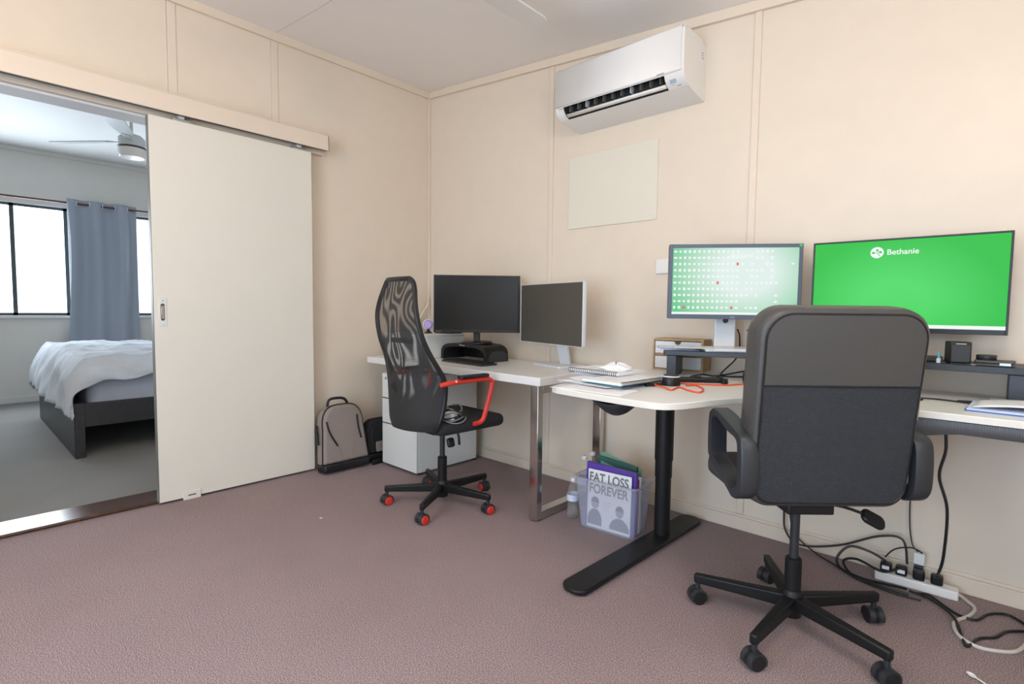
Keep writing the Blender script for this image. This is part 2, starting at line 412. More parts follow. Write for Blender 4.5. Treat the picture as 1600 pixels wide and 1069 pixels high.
mb.add([(0.02, y, ZC(.02) - .001), (XR, y, ZC(XR) - .001), (XR, y - .008, ZC(XR) - .001), (.02, y - .008, ZC(.02) - .001),
        (0.02, y, ZC(.02) + .004), (XR, y, ZC(XR) + .004), (XR, y - .008, ZC(XR) + .004), (.02, y - .008, ZC(.02) + .004)],
       [(3, 2, 1, 0), (4, 5, 6, 7), (0, 1, 5, 4), (1, 2, 6, 5), (2, 3, 7, 6), (3, 0, 4, 7)])
trim(11, mb, 'joint between two ceiling sheets', 'edge', 0)
mb = MB(); mb.box(0, XR, -.014, 0, 0, .064); mb.box(0, XR, -.009, 0, .064, .077)
struct('baseboard_back', mb, 'trim', 'cream skirting board behind the desks', 'baseboard', bevel=.003)
struct('baseboard_left', box(0, .014, OY1 + .02, -.014, 0, .072), 'trim', 'cream skirting board behind the sliding door', 'baseboard', bevel=.003)
# office windows (daylight sources, behind the viewer)
def window(n, mbs, label):
    fr = struct('window_%d' % n, mbs[0], 'alu', label, 'window')
    obj('window_pane', mbs[1], 'glass', fr, smooth=False)
fm = MB(); yy = (-3.4, -2.45, -1.5)
for y in yy: fm.box(XR + .02, XR + .06, y - .02, y + .02, .9, 2.1)
for z in (.9, 2.1): fm.box(XR + .02, XR + .06, -3.4, -1.5, z - .02, z + .02)
window(1, (fm, box(XR + .035, XR + .04, -3.39, -1.51, .91, 2.09)), 'office window in the right wall')
fm = MB()
for x in (1.6, 2.75, 3.9): fm.box(x - .02, x + .02, YB - .06, YB - .02, .1, 2.1)
for z in (.1, 2.1): fm.box(1.6, 3.9, YB - .06, YB - .02, z - .02, z + .02)
window(2, (fm, box(1.61, 3.89, YB - .042, YB - .038, .11, 2.09)), 'office window behind the photographer')

# ---- bedroom shell
BX0, BY0, BY1, BZ = -4.42, -4.0, 1.3, 2.74
struct('floor_bedroom', box(BX0, -.1, BY0, BY1, -.08, 0), 'carpet_far', 'grey carpet of the bedroom', 'floor')
struct('ceiling_bedroom', box(BX0 - .1, -.1, BY0, BY1, BZ, BZ + .1), 'ceil_far', 'white bedroom ceiling', 'ceiling')
mb = MB(); hz0, hz1 = .945, 2.15
for a, b, c, d in ((BY0, -3.25, -.08, 2.85), (-1.64, -1.03, -.08, 2.85), (-.2, BY1, -.08, 2.85), (-3.25, -1.64, -.08, hz0), (-3.25, -1.64, hz1, 2.85), (-1.03, -.2, -.08, hz0), (-1.03, -.2, hz1, 2.85)):
    mb.box(BX0 - .1, BX0, a, b, c, d)
struct('wall_bedroom_window', mb, 'wall_far', 'bedroom wall with the windows', 'wall', smooth=False)
struct('wall_bedroom_right', box(BX0, -.1, BY1, BY1 + .1, -.08, 2.85), 'wall_far', 'bedroom wall behind the bed head', 'wall')
struct('wall_bedroom_left', box(BX0, -.1, BY0 - .1, BY0, -.08, 2.85), 'wall_far', 'bedroom wall out of sight on the left', 'wall')
struct('baseboard_bedroom', box(BX0, BX0 + .015, BY0, BY1, 0, .07), 'wall_far', 'pale skirting board under the bedroom windows', 'baseboard', bevel=.003)
trim(12, box(BX0, BX0 + .025, BY0, BY1, BZ - .045, BZ), 'cornice over the bedroom windows', 'wall_far')
trim(13, box(BX0 + .02, -.1, -.92, -.88, BZ - .008, BZ), 'cover strip on the bedroom ceiling', 'ceil_far', .002)
for n, (a, b, ms) in enumerate((((-3.25, -1.64, (-2.10,))), ((-1.03, -.2, ())))):
    fm = MB(); x0, x1 = BX0 - .07, BX0 - .03
    for y in (a + .015, b - .015) + tuple(ms): fm.box(x0, x1, y - .018, y + .018, hz0, hz1)
    fm.box(x0, x1, a, b, hz0, hz0 + .03); fm.box(x0, x1, a, b, hz1 - .03, hz1)
    fr = struct('window_%d' % (n + 3), fm, 'alu', ['wide bedroom window left of the curtain', 'bedroom window right of the curtain'][n], 'window')
    obj('window_pane', box(BX0 - .052, BX0 - .048, a + .01, b - .01, hz0 + .01, hz1 - .01), 'glass', fr, smooth=False)
    obj('window_sill', box(BX0 - .03, BX0 + .03, a - .03, b + .03, hz0 - .03, hz0), 'wall_far', fr, bevel=.003)
# doorway linings: lintel and floor sill
trim(14, box(-.13, .012, OY0, OY1, OZ - .02, OZ), 'white lining under the doorway head', 'ceil_far')
trim(15, box(-.11, .012, OY1 - .018, OY1, 0, OZ - .02), 'lining of the doorway side', 'trim')
trim(16, box(-.155, .055, OY0 - .1, OY1 - .018, 0.0, .018), 'dark varnished wooden threshold of the doorway', 'sill', .006)

# ---- sliding door, pelmet, track
door = thing('door_1', 'cream sliding door standing open in front of the wall', 'door', (0, 0, 0)); door['kind'] = 'structure'
DY0, DY1 = -1.885, -1.012
obj('door_panel', box(.05, .088, DY0, DY1, .012, 2.052), 'door', door, bevel=.002)
obj('edge_strip', box(.049, .0875, DY0 - .003, DY0, .012, 2.05), 'track', door)
h = obj('handle_plate', MB().prism(rrect(.036, .15, .004), 0, .003, Tm(.088, -1.846, 1.037, R(90), 0, R(90))), 'metalwhite', door, bevel=.001)
obj('finger_recess', MB().prism(rrect(.018, .09, .008), 0, .0035, Tm(.0885, -1.846, 1.037, R(90), 0, R(90))), 'slot', h)
obj('grip', box(.0915, .0945, -1.8525, -1.8395, 1.0, 1.07), 'chrome', h, bevel=.001)
for z in (.975, 1.099):
    obj('screw', MB().lathe([(.003, 0), (.003, .004), (.001, .0045)], 10, Tm(.0905, -1.846, z, 0, R(90), 0)), 'chrome', h)
for y in (-1.73, -1.085):
    hg = obj('hanger', box(.05, .086, y - .045, y + .045, 2.052, 2.066), 'steel', door, bevel=.002)
    obj('roller', MB().lathe([(.014, -.012), (.016, -.01), (.016, .01), (.014, .012)], 16, Tm(.068, y, 2.08, 0, R(90), 0)), 'white', hg)
gd = obj('floor_guide', box(.085, .095, -1.775, -1.688, .0, .044), 'door', door, bevel=.002)
obj('guide_slot', box(.0952, .0958, -1.752, -1.713, .021, .027), 'slot', gd)
mb = MB(); mb.box(.105, .118, -2.95, -.905, 2.078, 2.172); mb.box(0, .118, -2.95, -.905, 2.172, 2.178); mb.box(0, .118, -.912, -.905, 2.078, 2.172); mb.box(.0, .04, -2.95, -.905, 2.062, 2.172)
pel = struct('trim_17', mb, 'trim', 'boxed pelmet over the sliding door track', 'trim', bevel=.002)
obj('track', box(.05, .09, -2.93, -.93, 2.098, 2.112), 'track', pel)
obj('track_lip', box(.088, .104, -2.94, -.92, 2.0785, 2.086), 'slot', pel)

# ------------------------------------------------------------------ air conditioner
X0, X1 = 1.44, 2.20
ac = thing('air_conditioner', 'white split-system air conditioner mounted high on the wall', 'air conditioner', (0, 0, 2.12))
prof = [(0, 0), (-.045, .006), (-.13, .016), (-.195, .032), (-.226, .05), (-.242, .09), (-.246, .155), (-.242, .276), (-.236, .284), (-.20, .288), (-.06, .288), (-.015, .27), (0, .262)]
prof = [(y, z) for y, z in prof]
mb = MB(); n = len(prof)
# shell with an outlet opening between profile points 2..4 is built from strips
def strip(mb, xa, xb, pts):
    vs = [(xa, y, z) for y, z in pts] + [(xb, y, z) for y, z in pts]; k = len(pts)
    mb.add(vs, [(i, i + 1, k + i + 1, k + i) for i in range(k - 1)])
OA, OB = X0 + .055, X1 - .10
lower = [(-.185, .0285), (-.212, .040), (-.232, .062), (-.240, .080)]
strip(mb, X0, X1, [(0, 0), (-.045, .006), (-.13, .016), (-.185, .0285)])
strip(mb, X0, OA, lower); strip(mb, OB, X1, lower)
strip(mb, X0, X1, [(-.240, .080)] + prof[5:] + [(0, 0)])
for x in (X0, X1): mb.add([(x, y, z) for y, z in prof], [list(range(n))])
obj('casing', mb, 'ac', ac, smooth=True, angle=30)
mb = MB(); strip(mb, X0 + .003, X1 - .012, [(-.2425, .083), (-.2462, .092), (-.250, .155), (-.246, .278), (-.243, .285), (-.234, .287)])
obj('front_panel', mb, 'ac', ac, angle=30, solid=.003)
mb = MB(); strip(mb, OA, OB, [(-.185, .0285), (-.165, .05), (-.175, .10), (-.215, .105), (-.240, .080)])
for x in (OA, OB): mb.add([(x, y, z) for y, z in [(-.185, .0285), (-.165, .05), (-.175, .10), (-.215, .105), (-.240, .080)]], [list(range(5))])
obj('outlet', mb, 'slot', ac, smooth=False)
mb = MB()
mb.box(OA + .005, OB - .005, -.176, -.172, 0, .004, Tm()) if False else None
strip(mb, OA + .004, OB - .004, [(-.196, .036), (-.206, .041), (-.214, .047)])
obj('louvre', mb, 'ac', ac, solid=.005)
mb = MB()
for k in range(4):
    y = -.205 + .006 * k; strip(mb, OA + .003, OB - .003, [(y, .062 + .010 * k), (y + .012, .066 + .010 * k)])
obj('fin', mb, 'dark', ac, solid=.002)
for k in range(11):
    x = OA + .03 + k * (OB - OA - .06) / 10
    obj('vane', box(x - .0015, x + .0015, -.222, -.185, .056, .094), 'silver' if k % 5 == 2 else 'track', ac)
text('maker_lettering', 'DAIKIN', .011, 'inkg', ac, (X0 + .028, -.2475, .068), (R(80), 0, 0), bold=0)
text('type_lettering', 'INVERTER', .009, 'inkg', ac, (X1 - .135, -.2525, .085), (R(86), 0, 0), bold=0)
dp = obj('display_window', MB().box(-.016, .016, -.010, .010, 0, .001, Tm(X1 - .062, -.2215, .0500, R(132), 0, 0)), 'bluetint', ac)
text('display_lettering', '- o -', .010, 'inkg', dp, (X1 - .075, -.2062, .0368), (R(157), 0, 0))
text('display_caption', 'on/off', .009, 'inkg', dp, (X1 - .052, -.1965, .0325), (R(157), 0, 0))
st = obj('rating_sticker', box(X1 + .0002, X1 + .0006, -.055, -.02, .19, .235), 'paper', ac)
for z, wd in ((.225, .026), (.212, .02), (.2, .026)):
    obj('printed_line', box(X1 + .0007, X1 + .001, -.052, -.052 + wd, z - .002, z + .002), 'inkg', st)

# wall cover panel and switch box
pn = thing('cover_panel', 'blank cream cover panel screwed to the wall below the air conditioner', 'panel', (1.368, 0, 1.565))
obj('board', box(0, .59, -.007, 0, 0, .43), 'panelp', pn, bevel=.002)
for x, z in ((.012, .415), (.012, .2), (.345, .006), (.575, .02), (.30, .42)):
    obj('screw', MB().lathe([(.004, 0), (.004, .001), (.002, .0016)], 10, Tm(x, -.007, z, R(90), 0, 0)), 'trim', pn)
sw = thing('wall_switch', 'white wall plate half hidden behind the left edge of the lit wide-bezel monitor', 'switch', (2.0, 0, 1.31))
obj('plate', MB().prism(rrect(.115, .076, .006), 0, .014, Tm(.022, 0, 0, R(90), 0, 0)), 'ac', sw, bevel=.003)
obj('rocker', MB().prism(rrect(.02, .03, .002), 0, .018, Tm(.05, 0, 0, R(90), 0, 0)), 'ac', sw, bevel=.001)
cd = tag(obj('cable_conduit', MB().tube([(.021, -.021, 1.17), (.0225, -.03, 1.14), (.045, -.05, 1.10), (.04, -.12, 1.0), (.035, -.15, .9)], .007, 10), 'trim'), 'slim cream conduit bending out of the wall corner beside the black monitor', 'conduit')

# ------------------------------------------------------------------ ceiling fans
def fan(name, label, loc, rz, m, nblades, glass, pitch=9):
    t = thing(name, label, 'ceiling fan', loc, rz)       # loc = blade level, at hub
    drop = (ZC(loc[0]) if loc[0] > 0 else BZ) - loc[2]
    obj('rod', MB().lathe([(.012, .05), (.012, drop - .03)], 12), m, t)
    obj('canopy', MB().lathe([(.03, drop - .07), (.06, drop - .03), (.062, drop - .001)], 24), m, t)
    obj('motor', MB().lathe([(.02, .09), (.07, .075), (.095, .05), (.095, -.02), (.085, -.03), (.03, -.032)], 28), m, t)
    obj('ring', MB().lathe([(.097, -.034), (.102, -.03), (.102, -.024), (.097, -.02)], 28, cap=False), 'slot', t)
    obj('light_dome', MB().lathe([(.098, -.036), (.10, -.06), (.092, -.10), (.085, -.108), (.02, -.112)], 28), glass, t)
    for k in range(nblades):
        a = 2 * PI * k / nblades
        mt = Tm(0, 0, 0, 0, 0, a) @ Tm(0, 0, .03, 0, R(pitch), 0)
        bl = obj('blade', MB().prism([(-.055, .17), (.05, .17), (.075, .35), (.076, .66), (.06, .69), (-.07, .69), (-.076, .66), (-.072, .35)], -.004, .004, mt), m, t, bevel=.002)
        obj('bracket', MB().box(-.03, .03, .08, .22, -.009, -.003, mt), m, bl, bevel=.002)
    return t
fan('ceiling_fan', 'white ceiling fan of the office, one blade tip showing at the top', (1.66, -1.36, 2.40), 0, 'ac', 3, 'ac')
fan('ceiling_fan', 'grey-white ceiling fan with a light dome in the bedroom', (-2.10, -1.50, 2.42), R(-112), 'fangrey', 3, 'ac', -12)

# added ceiling lamps, out of view: warm fill light for walls and ceiling
def added_lamp(x, y, power, label):
    cl = thing('added_lamp', label, 'lamp', (x, y, ZC(x) - .002), 0, 'added fill lamps of the office')
    obj('lamp_base', MB().lathe([(.15, -.035), (.16, -.03), (.16, -.014), (.14, -.012)], 32), 'ac', cl)
    obj('diffuser', MB().lathe([(.148, -.036), (.14, -.06), (.10, -.08), (.02, -.086)], 32), 'addeddome', cl)
    l = bpy.data.lights.new('added_lamp_light', 'POINT'); l.energy = power; l.color = (1.0, .83, .66); l.shadow_soft_size = .10
    o = bpy.data.objects.new('added_lamp_light', l); COL.objects.link(o); o.parent = cl; o.location = (0, 0, -.22)
added_lamp(3.35, -1.85, 27, 'added round ceiling lamp out of view in front of the long wall of the desks')
added_lamp(1.5, -3.2, 30, 'added round ceiling lamp out of view nearer the doorway wall')

# ------------------------------------------------------------------ bedroom things
rod = tag(obj('curtain_rod', MB().tube([(BX0 + .09, -3.3, 2.20), (BX0 + .09, -.1, 2.20)], .011, 10, 1), 'rod'), 'dark red curtain rod over the bedroom windows', 'curtain rod')
for y in (-3.2, -1.34, -.16): obj('bracket', box(BX0, BX0 + .09, y - .008, y + .008, 2.19, 2.21), 'rod', rod)
def cloth_curtain(u, v):
    z = 2.245 - 2.19 * v; y = -1.66 + .65 * u + .02 * math.sin(6 * v) * (1 - u)
    amp = .036
    x = BX0 + .095 + amp * math.sin(u * 2 * PI * 2.75 + .9) * (1 - .25 * v) + .01 * math.sin(9 * u + 5 * v)
    return (x, y, z)
cu = tag(obj('curtain', MB().grid(cloth_curtain, 90, 40), 'curtain', solid=.003), 'blue-grey eyelet curtain hanging between the bedroom windows', 'curtain')
for k in range(6):
    u = (k * .5 - .9 / (2 * PI)) / 2.75 + .0
    if .0 < u < 1:
        obj('eyelet', MB().tube([(BX0 + .095 + .026 * math.cos(a), -1.66 + .65 * u, 2.20 + .026 * math.sin(a)) for a in [2 * PI * i / 16 for i in range(17)]], .004, 6, 1), 'silver', cu)
bed = thing('bed', 'black-brown double bed frame in the bedroom', 'bed', (-2.28, -2.02, 0))
obj('footboard', box(-.97, .97, -.03, .03, 0, .385), 'bed', bed, bevel=.004)
obj('side_rail', box(.935, .965, .03, 2.1, .215, .382), 'bed', bed, bevel=.003)
obj('side_rail', box(-.965, -.935, .03, 2.1, .215, .382), 'bed', bed, bevel=.003)
obj('headboard', box(-.97, .97, 2.1, 2.16, 0, 1.0), 'bed', bed, bevel=.004)
obj('slat_base', box(-.93, .93, .04, 2.08, .27, .30), 'bed', bed)
mt = tag(obj('mattress', MB().prism(rrect(1.86, 2.03, .07, 6, -2.28, -.95), .302, .63), 'sheet', bevel=.045, seg=4), 'thick mattress in a fitted blue-grey sheet on the black-brown bed', 'mattress')
def duv(u, v):
    # flat cloth coordinates: s across the bed, t from the foot up
    s = -3.62 + 2.66 * u; t = -2.30 + 2.20 * v
    xe0, xe1, ye0 = -3.23, -1.325, -1.985
    near = .10 + .10 * max(0, 1 - (t + 2.30) / .75) ** 1.3
    top = .685
    es = max(0, s - xe1); ew = max(0, xe0 - s); et = max(0, ye0 - t)
    if es > 0: es = es * (near + .012 * math.sin(t * 21) ) / .365
    x = min(max(s, xe0), xe1); y = max(t, ye0)
    drop = math.sqrt((es * 1.0) ** 2 + et ** 2 + ew ** 2)
    out = .075 * (1 - math.exp(-drop * 18))
    L = math.sqrt(es * es + et * et + ew * ew) + 1e-9
    fold = math.sin((s * 13 + t * 4)) * .5 + math.sin(s * 29 - t * 7 + 1.3) * .3 + math.sin(t * 17 + s * 3) * .5
    if es > 0: x += out * es / L + .012 * fold * min(1, drop * 8)
    if ew > 0: x -= (out + .18 * drop) * ew / L
    if et > 0: y -= (out + .14 * drop) * et / L - .02 * fold * min(1, drop * 8)
    z = top - drop + .03 * math.exp(-drop * 25) - .03
    edge = min(1, drop * 6)
    z += .008 * math.sin(s * 11 + 2 * math.sin(t * 5)) * (1 - edge) + .006 * math.sin(t * 16 + s * 5) * (1 - edge)
    z += .02 * math.sin(t * 3.1 + 1) * (1 - edge) * .5
    wr = math.sin(s * 9 + t * 13 + 2.2 * math.sin(s * 5 - t * 3)); wr2 = math.sin(s * 17 - t * 6 + 2 * math.sin(t * 9))
    z += (.012 * (1 - abs(wr)) ** 2 + .008 * (1 - abs(wr2)) ** 2) * (1 - .6 * edge)
    if es > 0: x += .012 * wr2 * min(1, drop * 9)
    if et > 0: y += .014 * wr2 * min(1, drop * 6)
    return (x, y, max(z, .27))
dv = tag(obj('duvet', MB().grid(duv, 110, 90), 'duvet', solid=.022, angle=80), 'crumpled pale grey duvet draped over the foot of the bed', 'duvet')

# ------------------------------------------------------------------ pedestal, first desk
ped = thing('filing_pedestal', 'white metal drawer pedestal under the left end of the chrome-legged desk', 'drawer unit', (.483, -.335, 0), R(0))
obj('carcass', box(-.2, .18, -.27, .235, .016, .635), 'metalwhite', ped, bevel=.003)
for z0, z1 in ((.018, .292), (.298, .462), (.468, .632)):
    d = obj('drawer', box(-.2, .18, -.29, -.271, z0, z1), 'metalwhite', ped, bevel=.003)
    if z0 < .4: obj('finger_gap', box(-.2, .18, -.288, -.272, z1, z1 + .004), 'slot', d)
    else: obj('lock', MB().lathe([(.009, 0), (.009, .004), (.006, .005)], 14, Tm(-.155, -.29, .60, R(90), 0, 0)), 'steel', d)
for x, y in ((-.16, -.24), (.15, -.24), (.15, .24), (-.16, .24)):
    obj('castor', MB().lathe([(.016, 0), (.016, .016)], 12, Tm(x, y, 0)), 'black', ped)

desk = thing('desk', 'white straight desk with chrome frame legs along the wall', 'desk', (0, 0, 0))
obj('desktop', box(.13, 1.69, -.645, -.02, .692, .734), 'white', desk, bevel=.003)
def frame_leg(x, yf=-.645):
    mb = MB()
    mb.box(x - .025, x + .025, yf, yf + .04, 0.006, .692); mb.box(x - .025, x + .025, -.085, -.045, .006, .692)
    mb.box(x - .025, x + .025, yf + .04, -.085, .006, .046); mb.box(x - .025, x + .025, yf + .04, -.085, .652, .692)
    return mb
for x, yf in ((1.655, -.645), (.235, -.46)):
    lg = obj('frame_leg', frame_leg(x, yf), 'chrome', desk, bevel=.002)
    for y in (yf + .025, -.07): obj('glide', MB().lathe([(.018, 0), (.018, .007)], 14, Tm(x, y, 0)), 'black', lg)
# white box with things on it at the left end
wb = thing('storage_box', 'white box-shaped unit standing on the left end of the desk behind the mesh chair', 'box', (.345, -.31, .734))
obj('body', box(-.19, .205, -.20, .19, 0, .15), 'metalwhite', wb, bevel=.004)
obj('lid', box(-.192, .207, -.202, .192, .15, .163), 'white', wb, bevel=.003)
obj('slot', box(-.12, .13, -.2035, -.2, .10, .135), 'slot', wb)
lp = thing('flat_case', 'flat black case lying on the white box-shaped unit', 'case', (.458, -.19, .897), R(0))
obj('base', MB().prism(rrect(.165, .13, .012), 0, .011), 'dark', lp, bevel=.002)
obj('lid', MB().prism(rrect(.165, .13, .012), .0112, .021), 'black', lp, bevel=.002)
gl = thing('desk_gadget', 'round lilac gadget on a small dark foot beside the flat black case', 'gadget', (.385, -.312, .897), R(42))
obj('disc', MB().lathe([(.026, -.02), (.032, -.014), (.032, .014), (.026, .02), (.022, .017)], 28, Tm(0, 0, .062, R(90), 0, 0)), 'lilac', gl)
obj('foot', MB().lathe([(.03, 0), (.03, .006), (.012, .014), (.010, .034)], 18), 'black', gl)
obj('rim', MB().tube([(.035 * math.cos(a), .0, .062 + .035 * math.sin(a)) for a in [2 * PI * i / 20 for i in range(21)]], .004, 6, 1), 'white', gl)

# ------------------------------------------------------------------ monitors
def monitor(name, label, base, rz, w_, h_, zc, scr, casing='black', bz=(.008, .008, .008, .018), off=(0, 0), th=.022, stand='round', sm='black', tilt=0, base_sz=(.2, .18), neck=.05):
    """local: screen faces -y, its centre at (off x, off y, zc) above the base"""
    t = thing(name, label, 'monitor', base, rz, 'monitors on the desks')
    P = Tm(off[0], off[1], zc, tilt, 0, 0)
    l, r_, tp, bt = bz
    obj('casing', MB().prism(rrect(w_, h_, .006), 0, th, P @ Tm(0, th, 0, R(90), 0, 0)), casing, t, bevel=.003)
    obj('rear_cover', MB().prism(rrect(w_ * .55, h_ * .6, .03), 0, .03, P @ Tm(0, th + .029, 0, R(90), 0, 0)), casing, t, bevel=.008)
    fr = MB(); y0 = -.004
    fr.box(-w_ / 2, -w_ / 2 + l, y0, 0, -h_ / 2, h_ / 2, P); fr.box(w_ / 2 - r_, w_ / 2, y0, 0, -h_ / 2, h_ / 2, P)
    fr.box(-w_ / 2 + l, w_ / 2 - r_, y0, 0, h_ / 2 - tp, h_ / 2, P); fr.box(-w_ / 2 + l, w_ / 2 - r_, y0, 0, -h_ / 2, -h_ / 2 + bt, P)
    obj('bezel', fr, casing if stand != 'hp' else 'silver', t, bevel=.001)
    s = obj('screen', box(-w_ / 2 + l, w_ / 2 - r_, -.002, 0.001, -h_ / 2 + bt, h_ / 2 - tp), scr, t, smooth=False)
    s.matrix_local = P
    if stand == 'round':
        obj('stand_neck', box(-.022, .022, off[1] + th + .02, off[1] + th + .04, .012, zc), sm, t, bevel=.004)
        b = MB(); b.lathe([(1, 0), (1, .008), (.9, .014), (.15, .018)], 32, Matrix.Diagonal((base_sz[0] / 2, base_sz[1] / 2, 1, 1)))
        obj('stand_base', b, sm, t)
    elif stand in ('slab', 'hp'):
        obj('stand_base', MB().prism(rrect(base_sz[0], base_sz[1], .012), 0, .012), sm, t, bevel=.003)
        m_ = MB(); m_.bar((0, base_sz[1] * .25, .01), (off[0], off[1] + th + .035, zc), neck, .022)
        obj('stand_neck', m_, sm, t, bevel=.004)
    elif stand == 'dell':
        obj('stand_base', MB().prism(rrect(base_sz[0], base_sz[1], .01), 0, .014), sm, t, bevel=.004)
        nk = MB(); nk.box(-.047, .047, .055, .075, .012, zc - h_ / 2 + .15)
        nk_ = obj('stand_neck', nk, sm, t, bevel=.006)
        obj('cable_hole', MB().prism(rrect(.024, .05, .011), 0, .002, Tm(0, .0545, zc - h_ / 2 + .005, R(90), 0, 0)), 'slot', nk_)
    return t, s
mA, sA = monitor('monitor', 'black unlit monitor on the arched black printer-style riser', (.814, -.247, .8465), R(46.6), .55, .365, .2565, 'screen', 'black', (.009, .009, .008, .02), (0, -.10), stand='round', base_sz=(.21, .19))
text('maker_lettering', 'Lenovo', .012, 'inkg', mA, (-.26, -.1055, .0785), FACE)
mB, sB = monitor('monitor', 'unlit matt grey monitor with silver back and silver stand', (1.40, -.118, .734), R(-16.2), .62, .352, .315, 'screen2', 'silver', (.003, .006, .004, .003), (.068, -.122), stand='hp', sm='silver', base_sz=(.27, .20), th=.02, neck=.07)
mD, sD = monitor('monitor', 'lit monitor with grey bezel showing a pale green desktop full of icons', (2.443, -.227, .8955), R(34.1), .553, .327, .3075, 'dellpic', 'bezel', (.016, .016, .016, .020), (0, -.07), stand='dell', sm='silver', base_sz=(.23, .19), th=.03)
mG, sG = monitor('monitor', 'large lit monitor with thin black frame showing a bright green screen', (3.06, -.10, .898), R(1.0), .608, .36, .2825, 'greenpic', 'black', (.007, .007, .007, .018), (0, -.05), stand='slab', sm='black', base_sz=(.26, .18), th=.02)
# icons and taskbar on the icon-covered desktop
mb = MB(); mr_ = MB(); W2, H2 = .553 / 2 - .016, .327 / 2 - .018
cols = 22
for j in range(10):
    for i in range(cols):
        if i > 13 and random.random() < .25 + .035 * (i - 13): continue
        x = -W2 + .011 + i * .0201; z = H2 - .014 - j * .0272
        sx_, sz_ = random.choice(((.0052, .0058), (.0042, .006), (.0062, .004), (.0045, .0045)))
        (mr_ if random.random() < .025 else mb).box(x - sx_, x + sx_, -.0034, -.0022, z - sz_, z + sz_)
mb.box(W2 - .03, W2 - .018, -.0034, -.0022, .075, .081)
obj('desktop_icons', mb, 'whitelit', sD, smooth=False); obj('alert_icons', mr_, 'redlit', sD, smooth=False)
for o in sD.children: o['kind'] = 'stuff'
obj('taskbar', box(-W2, W2, -.0034, -.0022, -H2 - .002, -H2 + .012), 'whitelit', sD, smooth=False)
tx = text('wallpaper_caption', 'Bethanie', .026, 'whitelit', sD, (-.015, -.0024, .105), FACE)
text('maker_lettering', 'DELL', .010, 'inkl', mD, (-.012, -.0745, .3075 - .1585), FACE)
obj('green_sticker', MB().lathe([(.006, 0), (.006, .0008)], 14, Tm(.266, -.0742, .3075 + .156, R(90), 0, 0)), 'greenglow', mD)
# logo of the green screen
W3, H3 = .608 / 2 - .007, .36 / 2
obj('taskbar', box(-W3, W3, -.0034, -.0022, -H3 + .018, -H3 + .031), 'whitelit', sG, smooth=False)
lg = obj('logo_disc', MB().lathe([(.0215, 0), (.0215, .001)], 40, Tm(-.083, -.0022, .128, R(90), 0, 0)), 'whitelit', sG, smooth=False)
def leaf(mb, x, z, a, L, wd):
    pts = [(0, 0), (L * .3, wd), (L * .62, wd * .9), (L, 0), (L * .62, -wd * .9), (L * .3, -wd)]
    mb.prism(pts, 0, .0006, Tm(x, -.0033, z, R(90), 0, 0) @ Tm(0, 0, 0, 0, 0, a))
mb = MB(); cx, cz = -.083, .124
for px, pz, k_ in ((-.0115, .003, 1), (.0105, .0045, 1), (.0005, .0125, .9)):
    for a in (20, 80, 145, 205, 320): leaf(mb, cx + px, cz + pz, R(a), .0062 * k_, .0021 * k_)
leaf(mb, cx - .006, cz + .0025, R(-8), .0125, .0011); leaf(mb, cx + .001, cz + .0015, R(-52), .021, .0013); leaf(mb, cx + .001, cz + .002, R(90), .009, .001)
obj('tree_emblem', mb, 'greenlit', lg, smooth=False)
text('logo_lettering', 'Bethanie', .0285, 'whitelit', sG, (-.052, -.0024, .1185), FACE, bold=.0004)

# ------------------------------------------------------------------ arched riser and keyboard on the first desk
rs = thing('monitor_riser', 'black arched monitor riser standing on the white straight desk', 'monitor riser', (.78, -.24, .734), 0)
def arch(hw, dy, z_top, th):
    out = []
    n_ = 14
    for k in range(n_ + 1):
        a = PI * k / n_; out.append((-hw * (abs(math.cos(a)) ** .55) * (1 if math.cos(a) > 0 else -1), z_top * (math.sin(a) ** .42)))
    return out
o1 = arch(.22, 0, .112, 0); o2 = arch(.198, 0, .090, 0)
mb = MB(); k = len(o1)
for (ya, yb) in ((-.10, .10),):
    vs = [(x, ya, z) for x, z in o1] + [(x, ya, z) for x, z in o2] + [(x, yb, z) for x, z in o1] + [(x, yb, z) for x, z in o2]
    fs = []
    for i in range(k - 1):
        fs += [(i, i + 1, k + i + 1, k + i), (2 * k + i, 3 * k + i, 3 * k + i + 1, 2 * k + i + 1), (i, 2 * k + i, 2 * k + i + 1, i + 1), (k + i, k + i + 1, 3 * k + i + 1, 3 * k + i)]
    fs += [(0, k, 3 * k, 2 * k), (k - 1, 3 * k - 1, 4 * k - 1, 2 * k - 1)]
    mb.add(vs, fs)
obj('shell', mb, 'black', rs, angle=50)
obj('side_panel', MB().prism([(-.085, .0), (.085, .0), (.08, .05), (.045, .07), (-.045, .07), (-.08, .04)], 0, .003, Tm(.2195, 0, 0, R(90), 0, R(90))), 'dark', rs, bevel=.001)
obj('back_panel', box(-.195, .195, .08, .09, .005, .088), 'black', rs)
text('maker_lettering', 'Fellowes', .016, 'inkl', rs, (-.035, -.1008, .096), FACE)
for i in range(7):
    up_ = i % 2; mb = MB(); x = -.01 + i * .021
    mb.prism([(-.008, -.008 if up_ else .008), (.008, -.008 if up_ else .008), (0, .008 if up_ else -.008)], 0, .001, Tm(x, .0795, .064, R(90), 0, 0))
    obj('triangle_cutout', mb, 'wall', rs)
kb = thing('keyboard', 'black keyboard lying in front of the arched riser', 'keyboard', (.93, -.425, .734), R(-4))
obj('base', MB().prism(rrect(.40, .13, .01), .0, .012), 'dark', kb, bevel=.003)
mb = MB()
for j in range(5):
    for i in range(15): mb.box(-.19 + i * .0255, -.19 + i * .0255 + .021, -.055 + j * .0222, -.055 + j * .0222 + .018, .012, .018)
obj('keys', mb, 'black', kb, bevel=.001)

